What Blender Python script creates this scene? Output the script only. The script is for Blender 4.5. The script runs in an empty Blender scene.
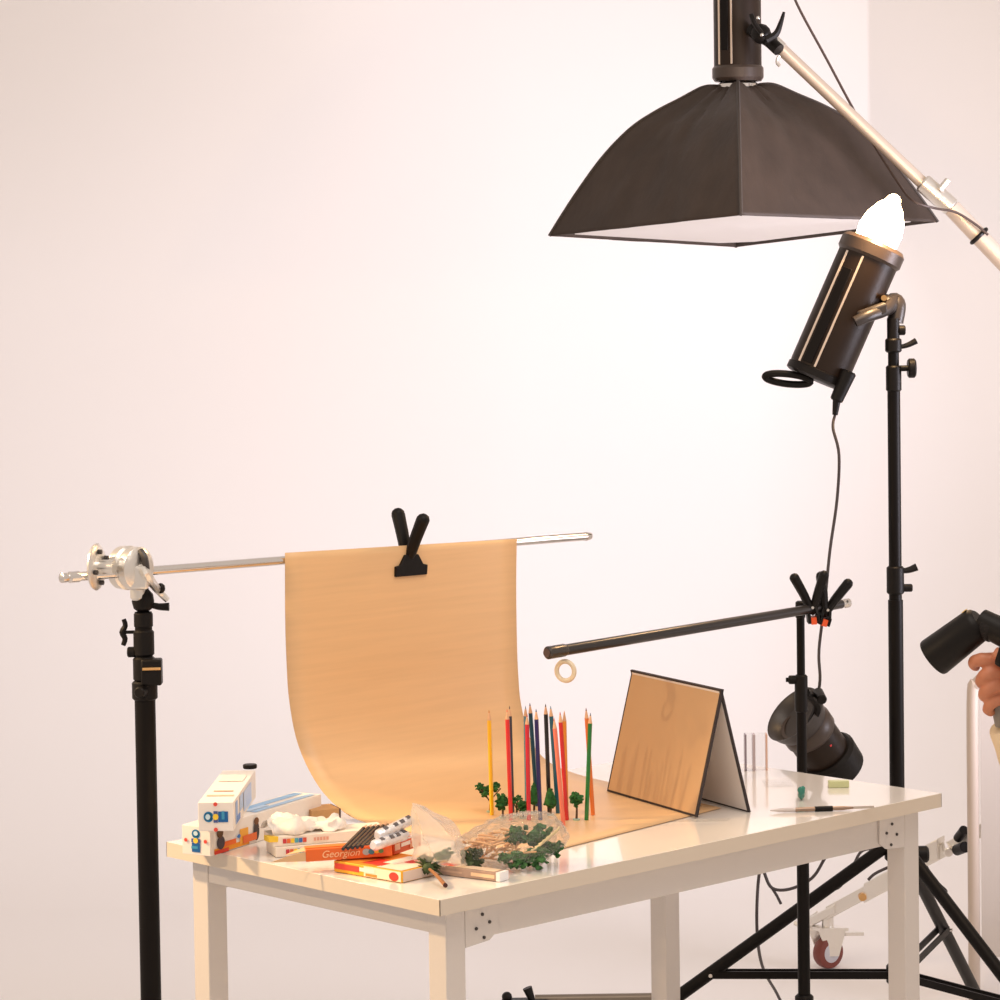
import bpy, bmesh, math, random
from mathutils import Vector, Matrix, noise
random.seed(7)
V = Vector
scene = bpy.context.scene
C = scene.collection
# ------------------------------------------------------------------ camera
CF, CPY, CPITCH, CROLL, CYAW = 3002.2514, 400.0, 0.0464, -0.0145, 0.8102
CLOC = V((-2.9809, -3.2783, 1.6996))
fwd = V((math.cos(CYAW)*math.cos(CPITCH), math.sin(CYAW)*math.cos(CPITCH), -math.sin(CPITCH)))
_r = fwd.cross(V((0, 0, 1))).normalized(); _u = _r.cross(fwd)
rgt = _r*math.cos(CROLL)+_u*math.sin(CROLL); upv = -_r*math.sin(CROLL)+_u*math.cos(CROLL)
cam = bpy.data.cameras.new('camera'); camo = bpy.data.objects.new('camera', cam); C.objects.link(camo)
camo.matrix_world = Matrix(((rgt.x, upv.x, -fwd.x, CLOC.x), (rgt.y, upv.y, -fwd.y, CLOC.y), (rgt.z, upv.z, -fwd.z, CLOC.z), (0, 0, 0, 1)))
cam.sensor_width = 36; cam.lens = CF*36/1000; cam.shift_y = -(500-CPY)/1000; cam.clip_end = 60
scene.camera = camo
# ------------------------------------------------------------------ world, lights, exposure
scene.view_settings.view_transform = 'Standard'; scene.view_settings.look = 'None'
scene.view_settings.gamma = 1; scene.view_settings.use_curve_mapping = False
scene.view_settings.exposure = 0.13
w = bpy.data.worlds.new('world'); scene.world = w; w.use_nodes = True
bg = w.node_tree.nodes['Background']; bg.inputs[0].default_value = (1, .85, .745, 1); bg.inputs[1].default_value = 0.60

def ray(x, y): return fwd+(x-500)/CF*rgt+(CPY-y)/CF*upv
def at(x, y, D): return CLOC+ray(x, y)*D
def onz(x, y, z=.75):
    v = ray(x, y); return CLOC+v*((z-CLOC.z)/v.z)
def ony(x, y, Y):
    v = ray(x, y); return CLOC+v*((Y-CLOC.y)/v.y)

def light(kind, name, loc, target, energy, col, **kw):
    l = bpy.data.lights.new(name, kind); o = bpy.data.objects.new(name, l); C.objects.link(o)
    o.location = loc; o.rotation_euler = (V(target)-V(loc)).to_track_quat('-Z', 'Y').to_euler()
    l.energy = energy; l.color = col
    for k, v in kw.items(): setattr(l, k, v)
    return o
RF = V((fwd.x, fwd.y, 0)).normalized(); RR = V((RF.y, -RF.x, 0))     # horizontal forward / right of the view
def vw(r, f, z): return V((CLOC.x, CLOC.y, 0))+RR*r+RF*f+V((0, 0, z))
light('SPOT', 'warm_key_lamp', (-1.3, 1.95, 2.3), (-.08, .2, .75), 300, (1, .66, .33), spot_size=.56, spot_blend=.5, shadow_soft_size=.07)
light('SPOT', 'background_lamp', vw(2.6, 5.8, 1.25), vw(-1.05, 8.6, 1.8), 480, (.95, .91, 1.04), spot_size=1.45, spot_blend=1.0, shadow_soft_size=.65)
light('SPOT', 'left_fill_lamp', (-1.95, .99, 2.08), (.6, .3, .85), 62, (1, .70, .40), spot_size=.75, spot_blend=.6, shadow_soft_size=.03)
light('AREA', 'added_overhead_fill', (.2, -.9, 3.3), (.6, .5, .8), 32, (1, .88, .78), size=1.6)  # unseen fill added to brighten the kraft sheet and tabletop

# ------------------------------------------------------------------ materials
MATS = {}
def lin(c): return tuple(((x/255)/12.92 if x/255 <= .04045 else ((x/255+.055)/1.055)**2.4) for x in c)
def mat(name, rgb, rough=.5, metal=0, bump=0, scale=60, var=0, emit=None, es=0, coat=0, stretch=None, spec=.5):
    if name in MATS: return MATS[name]
    m = bpy.data.materials.new(name); m.use_nodes = True; nt = m.node_tree; b = nt.nodes['Principled BSDF']
    c = (*rgb, 1); b.inputs['Base Color'].default_value = c; b.inputs['Roughness'].default_value = rough
    b.inputs['Metallic'].default_value = metal; b.inputs['Coat Weight'].default_value = coat
    b.inputs['Specular IOR Level'].default_value = spec
    if bump or var:
        tc = nt.nodes.new('ShaderNodeTexCoord'); n = nt.nodes.new('ShaderNodeTexNoise'); n.inputs['Scale'].default_value = scale; n.inputs['Detail'].default_value = 4
        mp = nt.nodes.new('ShaderNodeMapping')
        if stretch: mp.inputs['Scale'].default_value = stretch
        nt.links.new(tc.outputs['Object'], mp.inputs[0]); nt.links.new(mp.outputs[0], n.inputs['Vector'])
        if bump:
            bp = nt.nodes.new('ShaderNodeBump'); bp.inputs['Strength'].default_value = bump; bp.inputs['Distance'].default_value = .004
            nt.links.new(n.outputs['Fac'], bp.inputs['Height']); nt.links.new(bp.outputs[0], b.inputs['Normal'])
        if var:
            r = nt.nodes.new('ShaderNodeValToRGB'); r.color_ramp.elements[0].position = .3; r.color_ramp.elements[1].position = .7
            r.color_ramp.elements[0].color = (*[x*(1-var) for x in rgb], 1); r.color_ramp.elements[1].color = (*[min(1, x*(1+var)) for x in rgb], 1)
            nt.links.new(n.outputs['Fac'], r.inputs[0]); nt.links.new(r.outputs[0], b.inputs['Base Color'])
    if emit: b.inputs['Emission Color'].default_value = (*emit, 1); b.inputs['Emission Strength'].default_value = es
    MATS[name] = m; return m
def film(name, tint=(1, 1, 1), white=.12, gl=.12, rough=.12, bump=.6, scale=30, fm=.5, trans=.5):
    if name in MATS: return MATS[name]
    m = bpy.data.materials.new(name); m.use_nodes = True; nt = m.node_tree; nt.nodes.clear()
    out = nt.nodes.new('ShaderNodeOutputMaterial'); t = nt.nodes.new('ShaderNodeBsdfTransparent'); t.inputs[0].default_value = (*tint, 1)
    g = nt.nodes.new('ShaderNodeBsdfGlossy'); g.inputs['Roughness'].default_value = rough
    d = nt.nodes.new('ShaderNodeBsdfDiffuse'); d.inputs[0].default_value = (.9, .87, .84, 1)
    n = nt.nodes.new('ShaderNodeTexNoise'); n.inputs['Scale'].default_value = scale; n.inputs['Detail'].default_value = 5
    bp = nt.nodes.new('ShaderNodeBump'); bp.inputs['Strength'].default_value = bump; bp.inputs['Distance'].default_value = .01
    nt.links.new(n.outputs['Fac'], bp.inputs['Height']); nt.links.new(bp.outputs[0], g.inputs['Normal'])
    tl_ = nt.nodes.new('ShaderNodeBsdfTranslucent'); tl_.inputs[0].default_value = (.95, .93, .9, 1); m0 = nt.nodes.new('ShaderNodeMixShader'); m0.inputs[0].default_value = trans; nt.links.new(d.outputs[0], m0.inputs[1]); nt.links.new(tl_.outputs[0], m0.inputs[2])
    m1 = nt.nodes.new('ShaderNodeMixShader'); m1.inputs[0].default_value = white; nt.links.new(t.outputs[0], m1.inputs[1]); nt.links.new(m0.outputs[0], m1.inputs[2])
    lw = nt.nodes.new('ShaderNodeLayerWeight'); lw.inputs[0].default_value = .35; ma = nt.nodes.new('ShaderNodeMath'); ma.operation = 'MULTIPLY_ADD'
    ma.inputs[1].default_value = fm; ma.inputs[2].default_value = gl; nt.links.new(lw.outputs['Fresnel'], ma.inputs[0])
    m2 = nt.nodes.new('ShaderNodeMixShader'); nt.links.new(ma.outputs[0], m2.inputs[0]); nt.links.new(m1.outputs[0], m2.inputs[1]); nt.links.new(g.outputs[0], m2.inputs[2])
    nt.links.new(m2.outputs[0], out.inputs[0]); MATS[name] = m; return m
wallm = mat('white_studio_paint', (.86, .83, .81), .85, bump=.05, scale=12, spec=.2)
tablem = mat('white_laminate', (.88, .84, .79), .20, coat=.6)
tedge = mat('laminate_edge', (.66, .58, .48), .45)
steelw = mat('white_powder_coat', (.64, .60, .57), .4, bump=.08, scale=200)
black = mat('black_metal', (.005, .0035, .003), .45, spec=.16)
blackp = mat('black_plastic', (.007, .0055, .005), .45, bump=.1, scale=150, spec=.2)
greyp = mat('dark_grey_plastic', (.035, .028, .025), .4)
chrome = mat('chrome', (.80, .77, .74), .16, 1)
cast = mat('cast_aluminium', (.82, .79, .74), .3, .9, bump=.2, scale=120)
silver = mat('brushed_silver', (.62, .55, .48), .34, .85)
craft = mat('kraft_backdrop', (.80, .51, .26), .42, bump=.06, scale=14, var=.03, stretch=(.4, .4, 9))
cardm = mat('satin_card', (.64, .44, .26), .34, .3)
cardin = mat('grey_card_inside', (.80, .74, .70), .7)
ink = mat('black_card_edge', (.03, .022, .025), .6)
paperw = mat('white_carton', (.86, .80, .74), .6)
printm = {}
def pr(rgb, rough=.5):
    k = 'ink_%d_%d_%d' % rgb
    return mat(k, lin(rgb), rough)
wood = mat('bare_wood', (.72, .42, .24), .6)
foliage = mat('model_foliage', (.015, .11, .018), .8, var=.5, scale=150)
foliage_d = mat('olive_foliage', (.05, .075, .03), .85, var=.5, scale=150)
foliage_m = mat('bright_foliage', (.05, .16, .045), .8, var=.5, scale=150)
bark = mat('model_bark', (.10, .055, .03), .8)
skin = mat('skin', (.50, .19, .10), .5, bump=.15, scale=90)
skin.node_tree.nodes['Principled BSDF'].inputs['Subsurface Weight'].default_value = .08
skin.node_tree.nodes['Principled BSDF'].inputs['Subsurface Radius'].default_value = (.01, .004, .002)

# ------------------------------------------------------------------ mesh helpers
def frame(d):
    d = d.normalized(); a = V((0, 0, 1)) if abs(d.z) < .9 else V((1, 0, 0))
    x = a.cross(d).normalized(); return x, d.cross(x), d
class MB:
    def __init__(s): s.b = bmesh.new()
    def xf(s, M):
        bmesh.ops.transform(s.b, matrix=M, verts=s.b.verts); return s
    def prism(s, base, off):
        vs = [s.b.verts.new(p) for p in base]; ws = [s.b.verts.new(V(p)+V(off)) for p in base]; n = len(vs)
        s.b.faces.new(vs[::-1]); s.b.faces.new(ws)
        for i in range(n): s.b.faces.new((vs[i], vs[(i+1) % n], ws[(i+1) % n], ws[i]))
        return s
    def box(s, a, b):
        (x0, y0, z0), (x1, y1, z1) = a, b
        return s.prism([(x0, y0, z0), (x1, y0, z0), (x1, y1, z0), (x0, y1, z0)], (0, 0, z1-z0))
    def obox(s, c, ex, ey, ez):
        c, ex, ey, ez = V(c), V(ex), V(ey), V(ez)
        return s.prism([c-ex-ey-ez, c+ex-ey-ez, c+ex+ey-ez, c-ex+ey-ez], 2*ez)
    def lathe(s, o, d, prof, seg=28, sx=1, sy=1):
        x, y, z = frame(V(d)); o = V(o); rings = []
        for (r, h) in prof:
            if r < 1e-6: rings.append([s.b.verts.new(o+z*h)])
            else: rings.append([s.b.verts.new(o+z*h+(x*math.cos(2*math.pi*k/seg)*sx+y*math.sin(2*math.pi*k/seg)*sy)*r) for k in range(seg)])
        for A, B in zip(rings, rings[1:]):
            for k in range(seg):
                k2 = (k+1) % seg
                if len(A) == 1 and len(B) == 1: continue
                if len(A) == 1: s.b.faces.new((A[0], B[k2], B[k]))
                elif len(B) == 1: s.b.faces.new((A[k], A[k2], B[0]))
                else: s.b.faces.new((A[k], A[k2], B[k2], B[k]))
        if len(rings[0]) > 1: s.b.faces.new(rings[0][::-1])
        if len(rings[-1]) > 1: s.b.faces.new(rings[-1])
        return s
    def cyl(s, a, b, r, r2=None, seg=20, bev=0):
        a, b = V(a), V(b); L = (b-a).length; r2 = r if r2 is None else r2
        pr_ = [(r, 0), (r2, L)] if not bev else [(r-bev, 0), (r, bev), (r2, L-bev), (r2-bev, L)]
        return s.lathe(a, b-a, pr_, seg)
    def ball(s, c, r, n=2):
        rr = r if hasattr(r, '__len__') else (r, r, r)
        bmesh.ops.create_icosphere(s.b, subdivisions=n, radius=1, matrix=Matrix.Translation(V(c)) @ Matrix.Diagonal((*rr, 1))); return s
    def tube(s, pts, r, seg=8, smooth=4, cap=True):
        P = [V(p) for p in pts]
        if smooth > 1 and len(P) > 2:
            Q = []
            for i in range(len(P)-1):
                p0 = P[max(i-1, 0)]; p1 = P[i]; p2 = P[i+1]; p3 = P[min(i+2, len(P)-1)]
                for k in range(smooth):
                    t = k/smooth
                    Q.append(.5*((2*p1)+(p2-p0)*t+(2*p0-5*p1+4*p2-p3)*t*t+(3*p1-p0-3*p2+p3)*t**3))
            Q.append(P[-1]); P = Q
        n = len(P); R = r if hasattr(r, '__call__') else (lambda t: r)
        rings = []; x = None
        for i, p in enumerate(P):
            d = (P[min(i+1, n-1)]-P[max(i-1, 0)]).normalized()
            if x is None: x = frame(d)[0]
            x = (x-d*x.dot(d)).normalized(); y = d.cross(x); q = R(i/(n-1))
            rings.append([s.b.verts.new(p+(x*math.cos(2*math.pi*k/seg)+y*math.sin(2*math.pi*k/seg))*q) for k in range(seg)])
        for A, B in zip(rings, rings[1:]):
            for k in range(seg): s.b.faces.new((A[k], A[(k+1) % seg], B[(k+1) % seg], B[k]))
        if cap: s.b.faces.new(rings[0][::-1]); s.b.faces.new(rings[-1])
        return s
    def torus(s, c, axis, R, r, seg=32, rs=10):
        x, y, z = frame(V(axis)); c = V(c); rings = []
        for i in range(seg):
            a = 2*math.pi*i/seg; e = x*math.cos(a)+y*math.sin(a)
            rings.append([s.b.verts.new(c+e*(R+r*math.cos(2*math.pi*k/rs))+z*r*math.sin(2*math.pi*k/rs)) for k in range(rs)])
        for i in range(seg):
            A, B = rings[i], rings[(i+1) % seg]
            for k in range(rs): s.b.faces.new((A[k], B[k], B[(k+1) % rs], A[(k+1) % rs]))
        return s
    def jitter(s, amp, sc=20, seed=0):
        for v in s.b.verts:
            q = v.co*sc+V((seed, seed*1.7, 0))
            v.co += V((noise.noise(q), noise.noise(q+V((9, 3, 1))), noise.noise(q+V((2, 8, 5)))))*amp
        return s

def link(name, mb, m, parent=None, bevel=0, smooth=True, sub=0, solid=0):
    me = bpy.data.meshes.new(name); b = mb.b
    o = bpy.data.objects.new(name, me); C.objects.link(o)
    org = V((0, 0, 0))
    if parent is not None:
        q = parent
        while q: org += q.location; q = q.parent
        o.parent = parent
    else:
        xs = [v.co for v in b.verts]
        org = V(((min(v.x for v in xs)+max(v.x for v in xs))/2, (min(v.y for v in xs)+max(v.y for v in xs))/2, min(v.z for v in xs)))
        o.location = org
    bmesh.ops.recalc_face_normals(b, faces=b.faces)
    bmesh.ops.translate(b, vec=-org, verts=b.verts)
    if smooth:
        for f in b.faces: f.smooth = True
        for e in b.edges:
            if len(e.link_faces) == 2 and e.calc_face_angle(0) > .6: e.smooth = False
    b.to_mesh(me); b.free(); me.materials.append(m)
    if bevel:
        md = o.modifiers.new('bevel', 'BEVEL'); md.width = bevel; md.segments = 2; md.limit_method = 'ANGLE'
    if solid:
        md = o.modifiers.new('solid', 'SOLIDIFY'); md.thickness = solid; md.offset = 0
    if sub:
        md = o.modifiers.new('sub', 'SUBSURF'); md.levels = sub; md.render_levels = sub
    return o
def tag(o, label, cat, group=None, kind=None):
    o['label'] = label; o['category'] = cat
    if group: o['group'] = group
    if kind: o['kind'] = kind
    return o
def thing(name, label, cat, loc, group=None):
    o = bpy.data.objects.new(name, None); o.empty_display_size = .05; C.objects.link(o); o.location = loc
    return tag(o, label, cat, group)
def struct(name, mb, m, **k):
    o = link(name, mb, m, **k); o['kind'] = 'structure'; return o

# ------------------------------------------------------------------ structure: cyclorama
D0, DW = 7.9, 8.8
corner = (1.09, DW)                # right / forward position of the wall corner
R = DW-D0
ang = math.radians(30)             # the right wall swings towards the camera
mit = (-math.tan(ang/2), -1)
sd = (math.cos(ang), -math.sin(ang)); nd = (-math.sin(ang), -math.cos(ang))
levels = [(R-R*math.sin(math.pi/2*i/16), R-R*math.cos(math.pi/2*i/16)) for i in range(17)]+[(0, 1+.1*i) for i in range(16)]+[(0, 3.2), (0, 4.6)]
def fillet(z):
    t = min(1, max(0, (z-1.15)/(2.15-1.15))); t = t*t*(3-2*t)
    return .02+1.3*(1-t)
def wall(name, part):
    b = MB(); rows = []
    for d, z in levels:
        rho = fillet(z); T = rho*math.tan(ang/2); c = (corner[0]+mit[0]*d, corner[1]+mit[1]*d)
        arc = [(c[0]-T+rho*math.sin(a), c[1]-rho+rho*math.cos(a)) for a in [ang/2*k/8*(1 if part == 0 else -1)+(0 if part == 0 else ang) for k in range(9)]]
        if part == 0: P = [(-6.5, DW-d), (-3, DW-d), (-1, DW-d)]+arc
        else:
            P = arc[::-1]+[(corner[0]+sd[0]*1.3+nd[0]*d, corner[1]+sd[1]*1.3+nd[1]*d), (corner[0]+sd[0]*4+nd[0]*d, corner[1]+sd[1]*4+nd[1]*d)]
        rows.append([b.b.verts.new(vw(r, f, z)) for r, f in P])
    for A, B in zip(rows, rows[1:]):
        for i in range(len(A)-1): b.b.faces.new((A[i], A[i+1], B[i+1], B[i]))
    return struct(name, b, wallm)
wall('wall_back', 0); wall('wall_right', 1)
fp = [(-6.5, DW-R), (corner[0]+mit[0]*R, corner[1]+mit[1]*R), (corner[0]+sd[0]*4+nd[0]*R, corner[1]+sd[1]*4+nd[1]*R), (5, -1.5), (-6.5, -1.5)]
struct('floor', MB().prism([vw(r, f, -.03) for r, f in fp], (0, 0, .03)), wallm)

# ------------------------------------------------------------------ table
LT, WT, ZT, TT = 1.2, .668, .75, .0245
tb = thing('work_table', 'white rectangular work table with square metal legs, loaded with craft supplies', 'table', (0, 0, 0))
tp = link('tabletop', MB().box((.001, .001, ZT-TT), (LT-.001, WT-.001, ZT)), tablem, tb, bevel=.0005)
link('edge_banding', MB().box((0, 0, ZT-TT), (LT, .001, ZT-.0004)).box((0, WT-.001, ZT-TT), (LT, WT, ZT-.0004)).box((0, 0, ZT-TT), (.001, WT, ZT-.0004)).box((LT-.001, 0, ZT-TT), (LT, WT, ZT-.0004)), tedge, tp)
dx, dy, lw = .034, .0247, .0398
zb = ZT-TT
for x in (dx, LT-dx-lw):
    for y in (dy, WT-dy-lw):
        lg = link('leg', MB().box((x, y, .012), (x+lw, y+lw, zb)), steelw, tb, bevel=.002)
        link('foot_cap', MB().box((x-.001, y-.001, 0), (x+lw+.001, y+lw+.001, .014)), blackp, lg)
for y in (dy, WT-dy-lw):
    link('long_apron', MB().box((dx+lw, y+.004, zb-.055), (LT-dx-lw, y+lw-.004, zb)), steelw, tb, bevel=.0015)
for x in (dx, LT-dx-lw):
    link('short_apron', MB().box((x+.002, dy+lw, zb-.04), (x+lw-.002, WT-dy-lw, zb)), steelw, tb, bevel=.0015)
for sx, x in ((1, dx+lw), (-1, LT-dx-lw)):
    br = link('corner_bracket', MB().prism([(x, dy+.003, zb-.001), (x+sx*.068, dy+.003, zb-.001), (x+sx*.068, dy+.003, zb-.048), (x+sx*.05, dy+.003, zb-.060), (x, dy+.003, zb-.064)], (0, -.003, 0)), steelw, tb)
    for u, vz in ((.035, .018), (.022, .038), (.05, .032), (.038, .054)):
        link('screw', MB().cyl((x+sx*u, dy+.001, zb-vz), (x+sx*u, dy-.002, zb-vz), .0026, seg=10), greyp, br)

# ------------------------------------------------------------------ backdrop bar, stand, grip head
bl = ony(60, 578, .749); brr = ony(590, 536, .749)
bd = (brr-bl).normalized()
bar = thing('backdrop_bar', 'long thin chrome rod holding the kraft sheet above the table', 'rod', bl)
link('rod', MB().cyl(bl+bd*.03, brr-bd*.01, .0078), chrome, bar)
link('rod_tip', MB().lathe(bl, bd, [(.004, 0), (.0085, .003), (.0085, .012), (.0065, .016), (.0095, .019), (.0095, .036)]), chrome, bar)
link('rod_end', MB().cyl(brr-bd*.012, brr, .0088, .007), chrome, bar)

def smoothpts(P, m):
    Q = []
    for i in range(len(P)-1):
        g = lambda k: V((P[min(max(k, 0), len(P)-1)][0], P[min(max(k, 0), len(P)-1)][1], 0))
        p0, p1, p2, p3 = g(i-1), g(i), g(i+1), g(i+2)
        for k in range(m):
            t = k/m; Q.append(.5*((2*p1)+(p2-p0)*t+(2*p0-5*p1+4*p2-p3)*t*t+(3*p1-p0-3*p2+p3)*t**3))
    Q.append(V((*P[-1], 0))); return Q
PL = [(.7385, 1.199), (.741, 1.1), (.740, 1.02), (.734, .941), (.711, .865), (.659, .801), (.594, .765), (.53, .7535), (.40, .7518), (.13, .7518)]
PR = [(.7385, 1.182), (.742, 1.09), (.742, .99), (.741, .93), (.734, .87), (.711, .808), (.672, .773), (.612, .7565), (.5, .7518), (.187, .7518)]
PXR = [.879, .879, .879, .880, .880, .881, .884, .890, .880, .828]
sl, sr = smoothpts(PL, 5), smoothpts(PR, 5); sx_ = smoothpts([(x, 0) for x in PXR], 5)
b = MB(); rows = []
NX = 12
for k in range(NX+1):
    t = k/NX; rows.append([b.b.verts.new(((.322)*(1-t)+sx_[i].x*t, sl[i].x*(1-t)+sr[i].x*t, sl[i].y*(1-t)+sr[i].y*t)) for i in range(len(sl))])
for A, B in zip(rows, rows[1:]):
    for i in range(len(A)-1): b.b.faces.new((A[i], B[i], B[i+1], A[i+1]))
o = link('backdrop_sheet', b, craft, solid=.0012)
tag(o, 'large sheet of tan kraft backdrop hanging from the chrome rod and sweeping onto the table', 'backdrop')

def lever(p, d, L, r, m, parent, name='lever'):
    d = V(d).normalized(); p = V(p)
    return link(name, MB().tube([p, p+d*L*.5+V((0, 0, -L*.06)), p+d*L], lambda t: r*(.8+.5*t), smooth=3), m, parent)
def tbar(p, d, ax, half, r, m, parent, name='t_knob'):
    """threaded shaft with a winged knob across its end"""
    p, d, ax = V(p), V(d).normalized(), V(ax).normalized()
    k = link(name, MB().cyl(p, p+d*.022, r*.6, seg=10).tube([p+d*.022-ax*half, p+d*.019-ax*half*.5, p+d*.024, p+d*.019+ax*half*.5, p+d*.022+ax*half], lambda t: r*(1.05-.5*abs(.5-t)), smooth=3), m, parent)
    return k
def tripod(root, base, hz, spread, dirs, r, brz, m=black, brk=.45):
    base = V(base)
    link('hub_collar', MB().cyl(base+V((0, 0, hz-.03)), base+V((0, 0, hz+.03)), r*2.1, bev=.004), blackp, root)
    link('brace_collar', MB().cyl(base+V((0, 0, brz-.02)), base+V((0, 0, brz+.02)), r*2.0, bev=.004), blackp, root)
    for a in dirs:
        e = (RR*math.cos(a)+RF*math.sin(a))
        top = base+e*r*1.8+V((0, 0, hz)); ft = base+e*spread+V((0, 0, .014))
        lg = link('leg', MB().cyl(top, ft, r*1.05, seg=12), m, root)
        link('rubber_foot', MB().cyl(ft+(top-ft).normalized()*.03, ft+V((0, 0, -.0)), r*1.35, r*1.2, seg=12), blackp, lg)
        p = top+(ft-top)*brk; s = e.cross(V((0, 0, 1)))
        for sg in (-1, 1):
            q = base+e*r*1.8+V((0, 0, brz))
            link('brace', MB().obox((p+q)/2+s*sg*r*.9, (p-q)/2, s*.0018, V((0, 0, .0075))), m, root, smooth=False)
        link('rivet', MB().cyl(p-s*r*1.5, p+s*r*1.5, .004, seg=8), chrome, root)

sb = ony(143, 600, .775); sbase = V((sb.x, sb.y, 0))
def zL(y): return ony(143, y, sbase.y).z
def xL(x, y): return ony(x, y, sbase.y)
st = thing('light_stand', 'black light stand left of the table gripping the chrome rod', 'light stand', sbase)
link('lower_tube', MB().cyl(sbase+V((0, 0, .12)), sbase+V((0, 0, zL(690))), .0175), black, st)
link('upper_tube', MB().cyl(sbase+V((0, 0, zL(690))), sbase+V((0, 0, zL(612))), .0145), black, st)
def colz(root, base, z0, z1, r, m=blackp, name='collar'):
    return link(name, MB().cyl((base.x, base.y, z0), (base.x, base.y, z1), r, bev=.003), m, root)
colz(st, sbase, zL(700), zL(681), .0215); colz(st, sbase, zL(681), zL(657), .019); colz(st, sbase, zL(656), zL(630), .0175); colz(st, sbase, zL(628), zL(612), .016)
link('stand_stud', MB().lathe((sbase.x, sbase.y, zL(612)), (0, 0, 1), [(.008, 0), (.016, .006), (.019, .018), (.017, .03), (.010, .038), (.008, .05)]), blackp, st)
link('clamp_block', MB().obox(V((sbase.x, sbase.y, 0))+V((0, 0, zL(671)))+RR*.014-RF*.012, RR*.017, RF*.014, V((0, 0, .022))), blackp, st, bevel=.003)
link('clamp_screw', MB().cyl(V((sbase.x, sbase.y, zL(667)))+RR*.0-RF*.028, V((sbase.x, sbase.y, zL(667)))+RR*.03-RF*.024, .003, seg=8), mat('brass', (.7, .42, .18), .3, 1), st)
tbar(V((sbase.x, sbase.y, zL(632)))-RR*.012, -RR, (.05, 0, 1), .022, .005, blackp, st)
link('locking_knob', MB().cyl(V((sbase.x, sbase.y, zL(652)))-RR*.014, V((sbase.x, sbase.y, zL(652)))-RR*.028, .009, bev=.002), blackp, st)
link('locking_knob', MB().cyl(V((sbase.x, sbase.y, zL(690)))-RF*.018, V((sbase.x, sbase.y, zL(690)))-RF*.036-RR*.006, .0095, bev=.002), blackp, st)
lever(V((sbase.x, sbase.y, zL(604)))+RR*.008, RR+V((0, 0, -.15)), .036, .0055, blackp, st)
tripod(st, sbase, .42, .52, [math.radians(x) for x in (0, 120, 240)], .012, .2)

ghc = xL(134, 566)-RF*.034
gh = thing('grip_head', 'silver grip head clamping the chrome rod on top of the black stand', 'clamp', xL(138, 598))
ga = (RR*.8-RF*.6).normalized()
barp = bl+bd*((ghc-bl).dot(bd))
link('drum', MB().lathe(ghc-ga*.026, ga, [(.030, 0), (.036, .004), (.037, .020), (.033, .023), (.033, .027), (.036, .030), (.036, .043), (.028, .048), (.012, .050)], 36), cast, gh)
link('socket', MB().lathe(xL(138, 600), (0, 0, 1), [(.010, 0), (.013, .004), (.013, .018), (.020, .024), (.018, .04)]), cast, gh)
link('jaw_block', MB().obox(ghc+ga*.002-V((0, 0, .014))+RR*.012, RR*.016, RF*.026, V((0, 0, .020))), cast, gh, bevel=.005)
dc = xL(99, 565)-RF*.03
ga2 = (RR*.97-RF*.24).normalized()
link('knob_plate', MB().lathe(dc-ga2*.004, ga2, [(.030, 0), (.038, .002), (.039, .005), (.033, .009), (.012, .010), (.012, .035)], 32), cast, gh)
for a in (.5, 1.8, 3.4, 4.7):
    x_, y_, z_ = frame(ga2); link('rivet', MB().cyl(dc+(x_*math.cos(a)+y_*math.sin(a))*.026+ga2*.004, dc+(x_*math.cos(a)+y_*math.sin(a))*.026+ga2*.012, .004, seg=8), greyp, gh)
link('spindle', MB().cyl(dc, ghc, .010), cast, gh)
lv = link('tightening_lever', MB().tube([ghc+ga*.024, ghc+ga*.036+V((0, 0, -.012)), xL(160, 588)-RF*.03, xL(170, 598)-RF*.035], lambda t: .011-.006*t), cast, gh)
link('lever_cap', MB().ball(xL(163, 586)-RF*.035, (.008, .008, .009)), blackp, lv)
link('ribbed_wing', MB().tube([ghc+ga*.02+V((0, 0, .03)), ghc+ga*.03+V((0, 0, .018)), ghc+ga*.034+V((0, 0, -.004))], .006), greyp, gh)

# ------------------------------------------------------------------ spring clamps
def spring_clamp(label, M, S=1, pads=None, group=None, jaww=.03):
    """local: pivot at origin, jaws -z, handles +z spread in y, width along x"""
    loc = M @ V((0, 0, 0)); root = thing('spring_clamp', label, 'clamp', loc, group)
    for s in (-1, 1):
        hb = MB()
        pts = [(0, s*-.006, -.012), (0, s*.004, 0), (0, s*.015, .028), (0, s*.030, .062)]
        hb.tube(pts, lambda t: .0078+.0028*t, seg=10)
        hb.ball((0, s*.030, .062), .0106)
        hb.xf(M @ Matrix.Diagonal((S*1.1, S, S, 1)))
        h = link('handle', hb, blackp, root)
        jb = MB().prism([(-jaww, -s*.006, -.032), (jaww, -s*.006, -.032), (jaww, -s*.006, -.016), (jaww*.72, -s*.006, -.014), (jaww*.42, -s*.004, .002), (-jaww*.42, -s*.004, .002), (-jaww*.72, -s*.006, -.014), (-jaww, -s*.006, -.016)], (0, -s*.006, 0))
        link('jaw', jb.xf(M @ Matrix.Scale(S, 4)), blackp, root, bevel=.001)
        link('jaw_pad', MB().box((-jaww*.95, min(0, -s*.0055), -.034), (jaww*.95, max(0, -s*.0055)-0, -.020)).xf(M @ Matrix.Scale(S, 4)), pads or greyp, root)
    link('spring', MB().torus((0, 0, .0), (1, 0, 0), .006, .0015, 16, 6).torus((.004, 0, 0), (1, 0, 0), .006, .0015, 16, 6).torus((-.004, 0, 0), (1, 0, 0), .006, .0015, 16, 6).xf(M @ Matrix.Scale(S, 4)), chrome, root)
    link('pivot_pin', MB().cyl((-.014, 0, 0), (.014, 0, 0), .003, seg=8).xf(M @ Matrix.Scale(S, 4)), chrome, root)
    return root
cpz = ony(408, 555, .745)
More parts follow.
